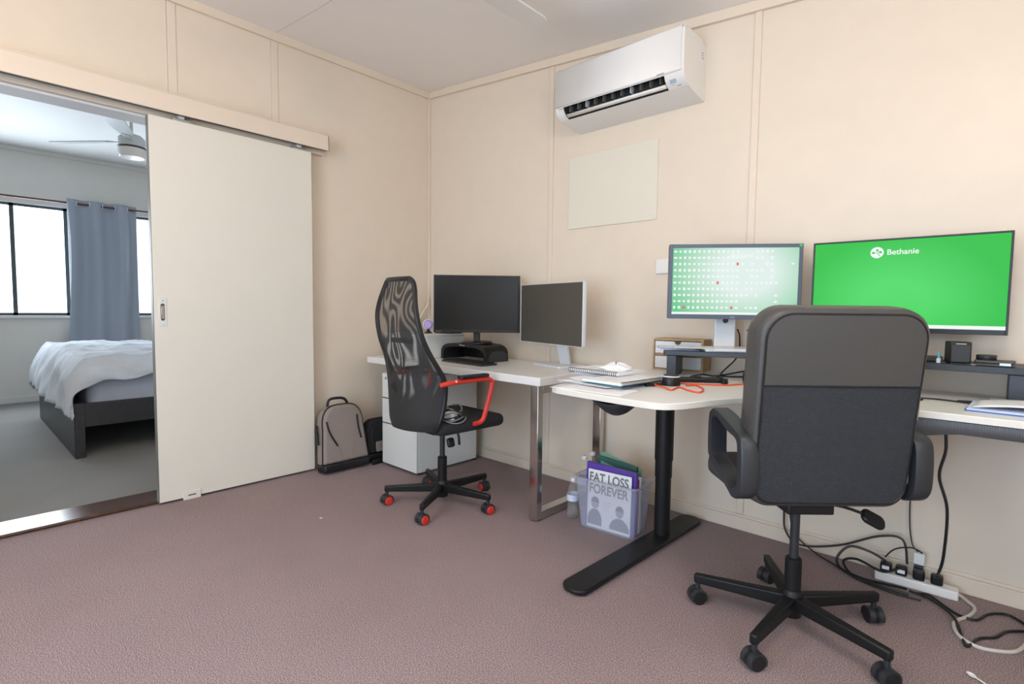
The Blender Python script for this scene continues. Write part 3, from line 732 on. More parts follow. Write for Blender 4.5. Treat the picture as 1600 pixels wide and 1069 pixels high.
# ------------------------------------------------------------------ corner desk
D2 = .775
cdk = thing('corner_desk', 'white curved corner desk on black sit-stand legs', 'desk', (0, 0, 0))
outl = [(2.03, -.02), (2.058, -.96)]
outl += [(2.066, -1.02), (2.085, -1.045), (2.12, -1.06)]
ctrl = [(2.12, -1.06), (2.30, -1.078), (2.46, -1.088), (2.55, -1.08), (2.595, -1.03), (2.625, -.95), (2.665, -.83), (2.725, -.735), (2.83, -.665), (2.98, -.615), (3.17, -.60), (3.41, -.598), (3.62, -.60)]
outl += [(p.x, p.y) for p in spline([Vector((x, y, 0)) for x, y in ctrl], 5)][1:]
outl += [(3.645, -.60), (3.66, -.585), (3.66, -.02)]
obj('desktop', MB().prism(outl, D2 - .022, D2), 'white', cdk, bevel=.002)
eb = obj('edge_band', MB().prism([(x + (-.0012 if x < 2.1 else .0), y - .0012) for x, y in outl], D2 - .0205, D2 - .003), 'edge', cdk)
def tleg(x, y0, y1, yc, foot_rz):
    col = MB(); col.lathe([(.042, .38), (.042, D2 - .045)], 28, Tm(x, yc, 0)); a = obj('leg_column', col, 'blackm', cdk)
    obj('inner_tube', MB().lathe([(.036, .022), (.036, .30), (.039, .30), (.039, .38)], 28, Tm(x, yc, 0)), 'blackm', a)
    obj('mounting_plate', box(x - .09, x + .09, yc - .25, yc + .25, D2 - .045, D2 - .0225), 'dark', cdk, bevel=.003)
    f = obj('foot', MB().prism(rrect(y1 - y0, .115, .05, 8), .008, .026, Tm(x, (y0 + y1) / 2, 0, 0, 0, R(90) + foot_rz)), 'blackm', cdk, bevel=.006)
    for yy_ in (y0 + .05, y1 - .05): obj('levelling_foot', MB().lathe([(.03, 0), (.03, .01)], 16, Tm(x, yy_, 0)), 'black', f)
tleg(2.222, -1.075, -.06, -.372, R(-2))
tleg(3.53, -.62, -.03, -.30, 0)
obj('cross_beam', box(2.30, 3.46, -.33, -.27, D2 - .06, D2 - .025), 'dark', cdk, bevel=.003)
# grey cable net slung under the desktop, black net end at the left front
def net(u, v):
    x = 2.66 + .78 * u; y = -.585 + .26 * v
    sag = .10 * math.sin(PI * v) ** .7 * (.55 + .45 * math.sin(PI * min(1, u * 1.3)))
    return (x, y, D2 - .026 - sag)
M['netg'] = woven('grey_cable_net', (.19, .195, .205), .7, 420, .4, (1, 1, 0))
obj('cable_net', MB().grid(net, 24, 10), 'netg', cdk, solid=.003)
def pouch(u, v):
    x = 2.19 + .20 * u; y = -.98 + .12 * v
    return (x, y, D2 - .024 - .075 * math.sin(PI * u) ** .8 * (.35 + .65 * math.sin(PI * v)))
obj('cable_pouch', MB().grid(pouch, 16, 10), 'dark', cdk, solid=.003)

def riser(name, label, loc, rz, w_, d_, h_, legw):
    t = thing(name, label, 'monitor stand', loc, rz, 'charcoal monitor stands')
    obj('shelf', MB().prism(rrect(w_, d_, .008), h_ - .022, h_), 'riser', t, bevel=.002)
    for s in (-1, 1):
        obj('leg', box(s * (w_ / 2 - legw / 2 - .015) - legw / 2, s * (w_ / 2 - legw / 2 - .015) + legw / 2, -d_ / 2 + .008, d_ / 2 - .008, 0, h_ - .022), 'riser', t, bevel=.003)
    return t
riser('monitor_stand', 'charcoal monitor stand on the corner desk under the icon-covered monitor', (2.47, -.225, D2), R(17), .58, .22, .12, .042)
riser('monitor_stand', 'charcoal monitor stand on the right wing of the desk under the bright green monitor', (3.12, -.145, D2), 0, .62, .24, .123, .042)

# wooden mini drawers
wd = thing('mini_drawer_box', 'small plywood drawer box behind the monitor stand with papers', 'drawer box', (2.165, -.095, D2), R(8))
mb = MB(); w_, d_, h_ = .125, .07, .158
mb.box(-w_, w_, -d_, d_, 0, .008); mb.box(-w_, w_, -d_, d_, h_ - .008, h_); mb.box(-w_, -w_ + .008, -d_, d_, .008, h_ - .008); mb.box(w_ - .008, w_, -d_, d_, .008, h_ - .008)
mb.box(-w_ + .008, w_ - .008, -d_, d_, h_ / 2 - .004, h_ / 2 + .004); mb.box(-w_, w_, d_ - .004, d_, .008, h_ - .008)
obj('carcass', mb, 'wood', wd)
for z0 in (.010, h_ / 2 + .006):
    z1 = z0 + .061
    d = obj('drawer', box(-w_ + .010, w_ - .010, -d_ + .004, d_ - .01, z0, z1), 'white', wd, bevel=.001)
    obj('finger_notch', MB().prism([(.016 * math.cos(PI + PI * i / 10), .016 * math.sin(PI + PI * i / 10)) for i in range(11)], 0, .002, Tm(0, -d_ + .0042, z1, R(90), 0, 0)), 'slot', d)

# ---- papers
def sheet(name, label, cat, loc, rz, w_, h_, n=1, m='paper', th=.0006, curl=.004, group=None):
    def fn(u, v): return ((u - .5) * w_, (v - .5) * h_, th + curl * ((u - .5) ** 2 * 2 + .5 * (v - .5) ** 2) + .0005 * math.sin(5 * u + 3 * v))
    o = obj(name, MB().grid(fn, 8, 8), m, solid=th)
    o.location = loc; o.rotation_euler = (0, 0, rz)
    return tag(o, label, cat, group) if label else o
def pile(name, label, loc, rz, w_, h_, n, m='paper', step=.0032, spread=.018, turn=7):
    o = thing(name, label, 'papers', loc, rz)
    for k in range(n):
        mb = MB().box(-w_ / 2, w_ / 2, -h_ / 2, h_ / 2, k * step + .0002, (k + 1) * step - .0006, Tm(random.uniform(-spread, spread), random.uniform(-spread, spread), 0, 0, 0, R(random.uniform(-turn, turn))))
        obj('sheet', mb, m if k % 3 else 'paperb', o)
    return o
def spiral_book(name, label, loc, rz, w_, h_, th, cover, page='paper', side=-1, lines=True):
    t = thing(name, label, 'notebook', loc, rz, 'spiral notebooks on the corner desk')
    obj('back_cover', box(-w_ / 2, w_ / 2, -h_ / 2, h_ / 2, 0, .0015), cover, t)
    obj('pages', box(-w_ / 2 + .004, w_ / 2 - .002, -h_ / 2 + .003, h_ / 2 - .003, .0017, th), page, t)
    mb = MB()
    nn = int(h_ / .0105)
    for k in range(nn):
        y = -h_ / 2 + .01 + k * (h_ - .02) / (nn - 1)
        mb.tube([(side * w_ / 2 + .008 * math.cos(a), y, th / 2 + (th / 2 + .004) * math.sin(a)) for a in [2 * PI * i / 10 for i in range(11)]], .0013, 5, 1)
    o = obj('spiral_binding', mb, 'black', t)
    if lines:
        mb = MB()
        for k in range(9): mb.box(-w_ / 2 + .03, w_ / 2 - .03 - random.uniform(0, .06), h_ / 2 - .04 - k * .022, h_ / 2 - .038 - k * .022, th, th + .0003)
        obj('written_lines', mb, 'inkl', t)
    return t
z = D2
pile('paper_stack', 'spread of loose white sheets under the spiral notebooks on the corner desk', (2.18, -.765, z), R(4), .25, .30, 9, step=.0018, spread=.032, turn=13)
spiral_book('spiral_notebook', 'teal-backed spiral notebook on the right of the paper pile', (2.245, -.80, z + .0165), R(-5), .19, .28, .010, 'teal', side=1)
pile('paper_stack', 'loose printed sheets right under the white spiral notebook', (2.06, -.66, z + .0166), R(2), .16, .20, 6, step=.002, spread=.005, turn=2)
spiral_book('spiral_notebook', 'white spiral notebook on top of the paper pile', (2.085, -.665, z + .0288), R(86), .20, .27, .012, 'paperb', side=-1)
sheet('paper_sheet', 'single loose white sheet at the front left of the desk beside the paper pile', 'paper', (2.23, -.975, z), R(4), .30, .16, curl=.0)
tt = thing('tissue_wad', 'crumpled white tissue on top of the white spiral notebook', 'tissue', (2.13, -.66, z + .0412), R(20))
def wad(u, v):
    a = 2 * PI * u; r_ = .062 * (math.sin(PI * min(v * .55 + .02, 1))) ** .8
    k_ = 1 + .16 * math.sin(3 * a + 5 * v) + .08 * math.sin(7 * a - 9 * v)
    return (r_ * k_ * math.cos(a) * 1.15, r_ * k_ * math.sin(a) * .8, .028 * (1 - v) * (1 + .2 * math.sin(5 * a)) )
obj('crumpled_sheet', MB().grid(wad, 36, 12, True), 'paper', tt, angle=60)
# papers on the stand
pile('paper_stack', 'loose papers and envelopes hanging over the left end of the monitor stand', (2.245, -.31, D2 + .1203), R(30), .17, .12, 4)
sheet('paper_sheet', 'white sheet curling over the front edge of the monitor stand', 'paper', (2.335, -.345, D2 + .1335), R(24), .17, .11, curl=.0)

# ---- small electronics on the corner desk
pk = thing('desk_speaker', 'small round black speakerphone puck on the corner desk', 'speaker', (2.385, -.66, D2), 0)
obj('body', MB().lathe([(.036, 0), (.037, .006), (.034, .03), (.031, .034)], 28), 'black', pk)
obj('silver_rim', MB().lathe([(.032, .0335), (.0355, .0355), (.0345, .039), (.02, .0395)], 28), 'silver', pk)
obj('top', MB().lathe([(.03, .0396), (.0295, .0425), (.01, .043)], 28), 'black', pk)
ss = thing('phone_tripod', 'folded black phone tripod lying on the corner desk in front of the monitor stand', 'tripod', (2.43, -.50, D2), R(38))
obj('handle', MB().tube([(-.10, 0, .012), (.085, 0, .012)], .0115, 12, 1), 'black', ss)
obj('clamp', MB().box(.085, .10, -.05, .05, .0, .024), 'black', ss, bevel=.003)
obj('clamp_pad', MB().lathe([(.012, 0), (.012, .006)], 12, Tm(.10, -.035, .012, 0, R(90), 0)), 'dark', ss)
obj('button', box(-.02, .01, -.006, .006, .0235, .0265), 'dark', ss, bevel=.001)
obj('clear_foot', box(.105, .19, -.02, .012, .0005, .006), 'pet', ss)
pn_ = tag(obj('pen', MB().tube([(2.335, -.775, D2 + .006), (2.372, -.690, D2 + .006)], .0058, 8, 1), 'black'), 'short black pen lying left of the round speakerphone', 'pen')
obj('clip', MB().tube([(2.34, -.764, D2 + .0125), (2.358, -.722, D2 + .0125)], .0012, 5, 1), 'steel', pn_)
tag(obj('charging_cable', MB().tube([(x, y, D2 + .0035 + (.004 if 5 < i < 9 else 0)) for i, (x, y) in enumerate(((2.60, -.42), (2.575, -.46), (2.555, -.51), (2.49, -.555), (2.41, -.595), (2.335, -.60), (2.325, -.665), (2.36, -.745), (2.41, -.775), (2.455, -.80), (2.445, -.715), (2.515, -.77), (2.555, -.775), (2.53, -.69), (2.47, -.615), (2.45, -.645), (2.43, -.62)))], .0032, 7, 5), 'orange'), 'orange-red cable coiled loosely around the round speakerphone', 'cable')
tag(obj('monitor_cable', MB().tube([(2.50, -.150, .99), (2.54, -.09, .95), (2.56, -.055, .88), (2.54, -.10, .82), (2.47, -.20, D2 + .02), (2.40, -.26, D2 + .004), (2.34, -.235, D2 + .004), (2.33, -.33, D2 + .004), (2.35, -.40, D2 + .004), (2.40, -.42, D2 + .004)], .0035, 7, 6), 'cable'), 'black cable looping on the desk under the papers-covered monitor stand', 'cable')
tag(obj('monitor_cable', MB().tube([(2.45, -.13, .99), (2.44, -.07, .95), (2.43, -.06, .86), (2.40, -.17, D2 + .012), (2.44, -.235, D2 + .004), (2.52, -.16, D2 + .004), (2.545, -.12, D2 + .02), (2.53, -.06, .86), (2.53, -.055, .95)], .0035, 7, 6), 'cable'), 'black cable hanging behind the icon-covered monitor', 'cable')
ca = thing('calculator', 'black desk calculator with grey keys beside the leather chair', 'calculator', (2.62, -.30, D2), R(20))
mb = MB(); mb.add([(-.075, -.09, 0), (.075, -.09, 0), (.075, .09, 0), (-.075, .09, 0), (-.075, -.09, .012), (.075, -.09, .012), (.075, .09, .03), (-.075, .09, .03)],
                  [(0, 3, 2, 1), (4, 5, 6, 7), (0, 1, 5, 4), (1, 2, 6, 5), (2, 3, 7, 6), (3, 0, 4, 7)])
obj('body', mb, 'black', ca, bevel=.002)
TL = Tm(0, 0, .0215, R(5.7), 0, 0)
obj('display', MB().box(-.06, .06, .045, .075, 0, .002, TL), 'slot', ca)
for j in range(4):
    for i in range(5):
        obj('key', MB().box(-.06 + i * .025, -.041 + i * .025, -.075 + j * .027, -.056 + j * .027, 0, .004, TL), 'red' if (i == 0 and j == 3) else 'inkl', ca, bevel=.001)

# right wing: speaker, wallet, bottle, cables, notebook
ZR = D2 + .123
sp = thing('desk_speaker', 'small black cube speaker on the stand under the bright green monitor', 'speaker', (3.24, -.205, ZR), R(14))
obj('cabinet', box(-.03, .03, -.032, .045, .004, .078), 'black', sp, bevel=.004)
obj('grille', box(-.026, .026, -.0345, -.0321, .008, .068), 'dark', sp, bevel=.001)
obj('badge', box(-.014, .014, -.0348, -.0325, .070, .073), 'inkl', sp)
obj('foot_plate', box(-.026, .026, -.026, .04, 0, .004), 'dark', sp)
ps_ = thing('pocket_wallet', 'black wallet lying right of the cube speaker', 'wallet', (3.335, -.21, ZR), R(-6))
obj('lower_flap', MB().prism(rrect(.10, .075, .006), 0, .009), 'leather', ps_, bevel=.003)
obj('upper_flap', MB().prism(rrect(.102, .074, .006), .010, .020, Tm(.002, .001, 0, 0, 0, R(3))), 'leather', ps_, bevel=.003)
obj('zip', box(.018, .046, -.0395, -.0375, .005, .013), 'steel', ps_)
tn = thing('round_tin', 'flat round black tin on top of the wallet', 'tin', (3.315, -.215, ZR + .0205), 0)
obj('tin_base', MB().lathe([(.026, 0), (.027, .002), (.027, .009)], 28), 'black', tn)
obj('tin_lid', MB().lathe([(.0275, .0092), (.0275, .015), (.024, .0165)], 28), 'dark', tn)
ky = thing('key_ring', 'bunch of steel keys between the cube speaker and the wallet', 'keys', (3.283, -.245, ZR), 0)
obj('ring', MB().tube([(.012 * math.cos(a), .012 * math.sin(a), .003) for a in [2 * PI * i / 14 for i in range(15)]], .0015, 6, 1), 'steel', ky)
for a in (60, 100, 140): obj('key', MB().box(0, .006, .010, .04, .001, .003, Tm(0, 0, 0, 0, 0, R(a - 90))), 'steel', ky)
vb = thing('eye_drop_bottle', 'tiny cyan-capped bottle on the stand beside the cube speaker', 'bottle', (3.188, -.215, ZR), 0)
obj('bottle_body', MB().lathe([(.007, 0), (.007, .014), (.004, .017)], 14), 'paperb', vb)
M['cyan'] = mat('cyan_plastic', (.05, .42, .55), .4)
obj('cap', MB().lathe([(.004, .0172), (.0042, .034), (.003, .036)], 14), 'cyan', vb)
tag(obj('earphone_cable', MB().tube([(3.03, -.33, D2 + .003), (3.10, -.30, D2 + .003), (3.16, -.36, D2 + .003), (3.12, -.40, D2 + .003), (3.10, -.35, D2 + .003), (3.19, -.31, D2 + .003), (3.27, -.33, D2 + .003), (3.33, -.35, D2 + .003), (3.36, -.30, D2 + .003), (3.33, -.27, D2 + .003), (3.25, -.30, D2 + .003)], .003, 7, 6), 'cable'), 'thin black cable lying across the right wing of the desk', 'cable')
nb = thing('open_notebook', 'blue-covered notebook lying open on the right wing of the desk', 'notebook', (3.42, -.40, D2), R(-3))
obj('cover', MB().prism(rrect(.28, .22, .01), 0, .003), 'blue', nb)
obj('under_sheet', box(-.135, .13, -.105, .10, .0032, .0085), 'paperb', nb)
def page(u, v): return (-.12 + .25 * u, -.095 + .20 * v, .0125 + .012 * math.sin(PI * u) * (1 - .3 * v) + .004 * u)
obj('page', MB().grid(page, 14, 6), 'paper', nb, solid=.003)
mb = MB()
for k in range(6): mb.box(-.09, .02 + .02 * (k % 3), .06 - k * .022, .062 - k * .022, .026, .0264)
obj('written_lines', mb, 'inkl', nb)

# ------------------------------------------------------------------ bin with folders and bottles
bn = thing('storage_tub', 'translucent plastic tub full of folders under the corner desk', 'tub', (1.985, -.425, 0), R(4.8))
def tubwall(sx, sy, z): return [(x, y, z) for x, y in rrect(sx, sy, .03, 5)]
A_ = tubwall(.29, .155, .002); B_ = tubwall(.335, .20, .252); C_ = tubwall(.352, .217, .252); D_ = tubwall(.352, .217, .245)
mb = MB(); n_ = len(A_)
mb.add(A_ + B_, [(i, (i + 1) % n_, n_ + (i + 1) % n_, n_ + i) for i in range(n_)] + [list(range(n_))[::-1]])
obj('tub_body', mb, 'tub', bn, solid=.0025)
mb = MB(); mb.add(B_ + C_ + D_, [(i, (i + 1) % n_, n_ + (i + 1) % n_, n_ + i) for i in range(n_)] + [(n_ + i, n_ + (i + 1) % n_, 2 * n_ + (i + 1) % n_, 2 * n_ + i) for i in range(n_)])
obj('rim', mb, 'tub', bn, solid=.002)
base = Tm(1.985, -.425, 0, 0, 0, R(4.8))
def inbin(name, label, cat, x0, x1, y, th, z1, m, lean=0.0, tiltz=0.0, z0=.006):
    t = thing(name, label, cat, base @ Vector((0, y, z0)), R(4.8), 'folders standing in the tub'); t.rotation_euler = (R(-2), 0, R(4.8))
    o = obj('cover', MB().add([(x0, -th / 2, 0), (x1, -th / 2, 0), (x1, th / 2, 0), (x0, th / 2, 0), (x0, -th / 2, z1), (x1, -th / 2, z1 - tiltz), (x1, th / 2, z1 - tiltz), (x0, th / 2, z1)],
                              [(0, 3, 2, 1), (4, 5, 6, 7), (0, 1, 5, 4), (1, 2, 6, 5), (2, 3, 7, 6), (3, 0, 4, 7)]), m, t, bevel=.001)
    return t
mg = inbin('magazine', 'black and white fitness guide facing out at the front of the tub', 'magazine', -.105, .125, -.066, .006, .285, 'paper', -3)
YF = -.0034
text('cover_title', 'FAT LOSS', .062, 'inkm', mg, (-.099, YF, .228), FACE, .0002, 0.80, .0016)
text('cover_title', 'FOREVER', .062, 'inkm', mg, (-.099, YF, .172), FACE, .0002, 0.82, .0016)
def figure(cx_, w0, zt, mirror=1):
    head = [(cx_ + .021 * math.cos(a), zt - .028 + .028 * math.sin(a)) for a in [2 * PI * i / 18 for i in range(18)]]
    body = [(cx_ - w0, .014), (cx_ - w0 * 1.02, zt - .10), (cx_ - w0 * .75, zt - .075), (cx_ - .014, zt - .058), (cx_ + .014, zt - .058), (cx_ + w0 * .75, zt - .075), (cx_ + w0 * 1.02, zt - .10), (cx_ + w0, .014)]
    hair = [(cx_ + .022 * math.cos(a), zt - .024 + .027 * math.sin(a)) for a in [PI * i / 10 for i in range(11)]]
    return head, body, hair
for cx_, w0, zt in ((-.062, .038, .150), (.070, .050, .132)):
    hd, bd, hr = figure(cx_, w0, zt)
    for nm, pts, m_, d_ in (('printed_body', bd, 'inkm', .0003), ('printed_head', hd, 'inkg', .0006), ('printed_hair', hr, 'ink', .0009)):
        obj(nm, MB().prism(pts, 0, d_, Tm(0, -.003, 0, R(90), 0, 0)), m_, mg, smooth=False)
mb = MB()
for k in range(4): mb.box(-.02, .03 - .006 * k, -.0036, -.003, .135 - k * .012, .138 - k * .012)
obj('printed_lines', mb, 'inkl', mg)
inbin('ring_binder', 'thick purple folder right behind the fitness guide in the tub', 'folder', -.125, .140, -.040, .024, .312, 'purple', -2, .012)
inbin('card_folder', 'magenta folder in the middle of the tub', 'folder', -.11, .138, -.016, .012, .262, 'magenta', 0)
inbin('document_wallet', 'white document wallet in the middle of the tub', 'folder', -.12, .140, .006, .02, .278, 'paper', 1, .01)
inbin('card_folder', 'aqua folder tilted at the back of the tub', 'folder', -.09, .135, .030, .012, .305, 'aqua', 2, .06)
inbin('card_folder', 'dark green folder at the back of the tub', 'folder', -.12, .10, .047, .01, .325, 'green', 2, .02)
inbin('plastic_sleeve', 'pale green plastic sleeve standing tallest at the back of the tub', 'folder', -.105, .118, .060, .005, .345, 'greenp', 2, .05)

def bottle(label, x, y, h, wl, grp=None):
    t = thing('water_bottle', label, 'bottle', (x, y, 0), 0, 'water bottles beside the tub')
    k = h / .21
    Z = lambda pr_: [(r_, z_ * k) for r_, z_ in pr_]
    obj('bottle_body', MB().lathe(Z([(.026, 0), (.031, .004), (.032, .02), (.030, .05), (.032, .06), (.030, .075), (.032, .09), (.032, .125), (.028, .15), (.016, .178), (.0125, .186), (.0125, .194)]), 24), 'pet', t)
    obj('water', MB().lathe([(.025, .003), (.029, .006), (.029, wl), (.001, wl)], 20), 'water', t)
    obj('bottle_label', MB().lathe(Z([(.0326, .092), (.0328, .094), (.0328, .122), (.0326, .124)]), 24, cap=False), 'paperb', t)
    obj('cap', MB().lathe([(.0145, h - .02), (.0145, h - .005), (.012, h - .0015)], 20), 'ac', t)
bottle('clear water bottle standing nearest, left of the tub', 1.767, -.455, .21, .085)
bottle('clear water bottle behind the nearest bottle, left of the tub', 1.716, -.285, .28, .07)
bottle('clear water bottle furthest back beside the chrome rear leg', 1.714, -.205, .285, .06)

# ------------------------------------------------------------------ backpacks
bp_ = thing('backpack', 'taupe backpack with black zips leaning on the wall beside the sliding door', 'backpack', (.15, -.865, 0), R(90))
# local: x along wall (towards corner), front faces -y (into the room), z up
def bag_outline(w0, w1, H, n=36):
    pts = []
    for k in range(n + 1):
        a = PI * k / n
        c_, s_ = math.cos(a), math.sin(a)
        z_ = H - .15 + .15 * (s_ ** .75)
        pts.append((w1 * (abs(c_) ** .62) * (1 if c_ > 0 else -1), z_))
    return [(-w0, 0.03)] [:0] + [(w0, .05)] + pts + [(-w0, .05)]
def bag(parent, w0, w1, H, d, m, mbase, lean, handle=True):
    ol = bag_outline(w0, w1, H)
    Q = Tm(0, 0, 0, lean, 0, 0)
    n_ = len(ol); mb = MB()
    rings = [(-d, .93), (-d * .85, .985), (-d * .3, 1.0), (0, .97)]
    vs = []
    for (y_, s_) in rings: vs += [(x * s_, y_ , .0 + (z_ - .2) * s_ + .2) for x, z_ in ol]
    fs = [list(range(n_))[::-1], [3 * n_ + i for i in range(n_)]]
    for r_ in range(3): fs += [(r_ * n_ + i, r_ * n_ + (i + 1) % n_, (r_ + 1) * n_ + (i + 1) % n_, (r_ + 1) * n_ + i) for i in range(n_)]
    mb.add(vs, fs, Q); b = obj('body', mb, m, parent, bevel=.01, seg=3)
    mb = MB(); mb.box(-w0 * 1.0, w0 * 1.0, -d * 1.02, .0, 0.0, .052, Q); obj('base_panel', mb, mbase, parent, bevel=.014, seg=3)
    mb = MB(); mb.tube([Q @ Vector((x * 1.0, -d * .80, (z_ - .2) + .2)) for x, z_ in ol], .005, 6, 1); obj('piping', mb, 'black', parent)
    if not handle: return Q
    mb = MB(); mb.tube([Q @ Vector(p) for p in ((-.075, -d * .35, H - .01), (-.06, -d * .4, H + .035), (0, -d * .4, H + .042), (.05, -d * .4, H + .03), (.075, -d * .35, H - .01))], .009, 8, 5); obj('carry_handle', mb, 'black', parent)
    return Q
d = .105
Q = bag(bp_, .165, .145, .425, d, 'taupe', 'black', R(-9))
for pts in (((-.125, .325), (-.108, .25), (-.062, .16)), ((.095, .345), (.098, .26), (.112, .185))):
    mb = MB(); mb.tube([Q @ Vector((x, -d - .001, z_)) for x, z_ in pts], .006, 8, 5, flat=1.0); obj('zip', mb, 'black', bp_)
for s in (-1, 1):
    mb = MB(); mb.tube([Q @ Vector((s * x, -d - .0005, z_)) for x, z_ in ((.06, .16), (.04, .10), (.05, .06))], .0022, 6, 5); obj('seam', mb, 'taupe', bp_)
obj('side_strap', MB().tube([Q @ Vector(p) for p in ((-.155, -.03, .30), (-.166, -.05, .25), (-.168, -.055, .18))], .008, 6, 4), 'black', bp_)
bb = thing('backpack', 'black backpack half hidden between the taupe backpack and the white pedestal', 'backpack', (.125, -.575, 0), R(90))
Q2 = bag(bb, .11, .11, .29, .09, 'fabricb', 'black', R(-8), False)
mb = MB(); mb.tube([Q2 @ Vector(p) for p in ((-.06, -.092, .23), (-.075, -.094, .15), (-.05, -.093, .07))], .004, 6, 5); obj('zip', mb, 'dark', bb)
mb = MB(); mb.box(-.05, .02, -.100, -.091, .06, .13, Q2); obj('net_pocket', mb, 'taupe', bb, bevel=.01)
fl = tag(obj('floor_board', MB().box(-.012, .012, -.09, .09, 0, .034, Tm(.245, -.595, 0, 0, 0, R(4))), 'black', bevel=.006), 'long flat black case on the floor in front of the two backpacks', 'case')

# ------------------------------------------------------------------ office chairs
def caster(parent, x, y, ztop, a, hood, wheel, cap):
    Q = Tm(x, y, 0, 0, 0, a)
    h_ = MB()
    pts = [(.030 * math.cos(t), .030 * math.sin(t)) for t in [R(-25) + R(230) * i / 14 for i in range(15)]]
    h_.prism(pts, -.0065, .0065, Q @ Tm(0, 0, .026, R(90), 0, 0))
    pts2 = pts + [(.024 * math.cos(t), .024 * math.sin(t)) for t in [R(205) - R(230) * i / 14 for i in range(15)]]
    h_.prism(pts2, -.024, .024, Q @ Tm(0, 0, .026, R(90), 0, 0))
    h_.lathe([(.009, .05), (.009, ztop)], 10, Tm(x, y, 0))
    c = obj('caster', h_, hood, parent)
    for s in (-1, 1):
        wl = MB().lathe([(.018, -.0075), (.0245, -.006), (.025, -.003), (.025, .004), (.0235, .0065), (.012, .0075)], 22, Q @ Tm(0, s * .0165, .025, R(90), 0, 0))
        wo = obj('wheel', wl, wheel, c)
        if cap: obj('wheel_cap', MB().lathe([(.0235, 0), (.021, .004), (.010, .0065)], 20, Q @ Tm(0, s * .0245, .025, R(-90 * s), 0, 0)), cap, wo) if False else \
            obj('wheel_cap', MB().lathe([(.0235, 0), (.021, .004), (.010, .0065)], 20, Q @ Tm(0, s * .0235, .025, R(-90) if s > 0 else R(90), 0, 0)), cap, c)
    return c
def star_base(t, angs, Rr, z_hub, z_end, sleeve, gas, hood, wheel, cap, w0=.04):
    obj('hub', MB().lathe([(.030, z_hub - .06), (.033, z_hub - .045), (.033, z_hub + .02), (.027, z_hub + .03)], 24), 'blackm', t)
    obj('gas_sleeve', MB().lathe([(.026, z_hub + .02), (.026, sleeve - .004), (.022, sleeve)], 24), 'blackm', t)
    obj('gas_piston', MB().lathe([(.0145, sleeve - .02), (.0145, gas)], 20), 'dark', t)
    for i, a in enumerate(angs):
        ca_, sa_ = math.cos(a), math.sin(a)
        lb = MB(); lb.bar((.02 * ca_, .02 * sa_, z_hub - .01), (Rr * ca_, Rr * sa_, z_end), w0, .046, w0 * .62, .032)
        l_ = obj('base_leg', lb, 'blackm', t, bevel=.006)
        caster(t, (Rr - .013) * ca_, (Rr - .013) * sa_, z_end - .012, a + R((35, 150, 250, 80, 310)[i]), hood, wheel, cap)

# -- leather chair
ch = thing('office_chair', 'wide black leather office chair with plastic loop arms, back to the viewer', 'chair', (2.87, -.71, 0), YAW)
angs = [R(x) - YAW for x in (-166, -94, -22, 49, 121)]
star_base(ch, angs, .318, .105, .092, .245, .405, 'dark', 'black', None)
obj('mechanism', MB().box(-.075, .075, -.09, .09, .425, .464), 'black', ch, bevel=.006)
lv = MB(); lv.tube([(.05, -.0, .44), (.15, -.01, .425), (.215, -.02, .405)], .005, 8, 3)
l_ = obj('tilt_lever', lv, 'black', ch)
obj('lever_paddle', MB().prism(rrect(.082, .05, .02), -.008, .008, Tm(.244, -.024, .388, R(45), R(28), R(-5))), 'black', l_, bevel=.005)
def cushion(x0, x1, y0, y1, z0, z1, bulge=.015):
    mb = MB(); mb.prism(rrect(x1 - x0, y1 - y0, .06, 6, (x0 + x1) / 2, (y0 + y1) / 2), z0, z1); return mb
obj('seat', cushion(-.225, .225, -.085, .25, .465, .545), 'leather', ch, bevel=.03, seg=4)
# back: local plane, leaning. u across, v up; thickness forward (+y)
Hb, Wb = .60, .480
BK = Tm(-.02, -.20, .49, R(6), 0, 0)         # bottom centre of the back's rear face
def backpt(x, y, z): return BK @ Vector((x, y, z))
rim = rrect(Wb, Hb, (.06, .06, .085, .085), 8, 0, Hb / 2)
def taper(x, z): return x * (1 + .035 * (z / Hb - .5))
mb = MB(); n_ = len(rim); vs = []
rings = ((0.0, .955), (.006, .985), (.03, 1.0), (.075, 1.0), (.10, .97), (.112, .90))
for (y, s) in rings: vs += [backpt(taper(x, z) * s, y, Hb / 2 + (z - Hb / 2) * s) for x, z in rim]
fs = [list(range(n_))[::-1], [(len(rings) - 1) * n_ + i for i in range(n_)]]
for r_ in range(len(rings) - 1): fs += [(r_ * n_ + i, r_ * n_ + (i + 1) % n_, (r_ + 1) * n_ + (i + 1) % n_, (r_ + 1) * n_ + i) for i in range(n_)]
mb.add(vs, fs)
obj('backrest', mb, 'leather', ch, angle=60)
inner = rrect(Wb * .93, Hb * .94, (.05, .05, .075, .075), 10, 0, Hb / 2)
ZS = Hb * .625
def clipz(poly, zc, keep_low):
    out = []
    for i in range(len(poly)):
        a, b = poly[i], poly[(i + 1) % len(poly)]
        ia = (a[1] <= zc) == keep_low; ib = (b[1] <= zc) == keep_low
        if ia: out.append(a)
        if ia != ib:
            t_ = (zc - a[1]) / (b[1] - a[1]); out.append((a[0] + t_ * (b[0] - a[0]), zc))
    return out
def plate(poly, th, bulge=0):
    mb = MB(); n_ = len(poly)
    vs = [backpt(taper(x, z), .001, z) for x, z in poly] + [backpt(taper(x, z), -th, z) for x, z in poly]
    mb.add(vs, [list(range(n_)), [n_ + i for i in range(n_)][::-1]] + [(i, (i + 1) % n_, n_ + (i + 1) % n_, n_ + i) for i in range(n_)]); return mb
obj('leather_panel', plate(clipz(inner, ZS, False), .006), 'leather', ch, bevel=.004, seg=3)
low = obj('mesh_panel', plate(clipz(inner, ZS - .001, True), .005), 'weave', ch, bevel=.003)
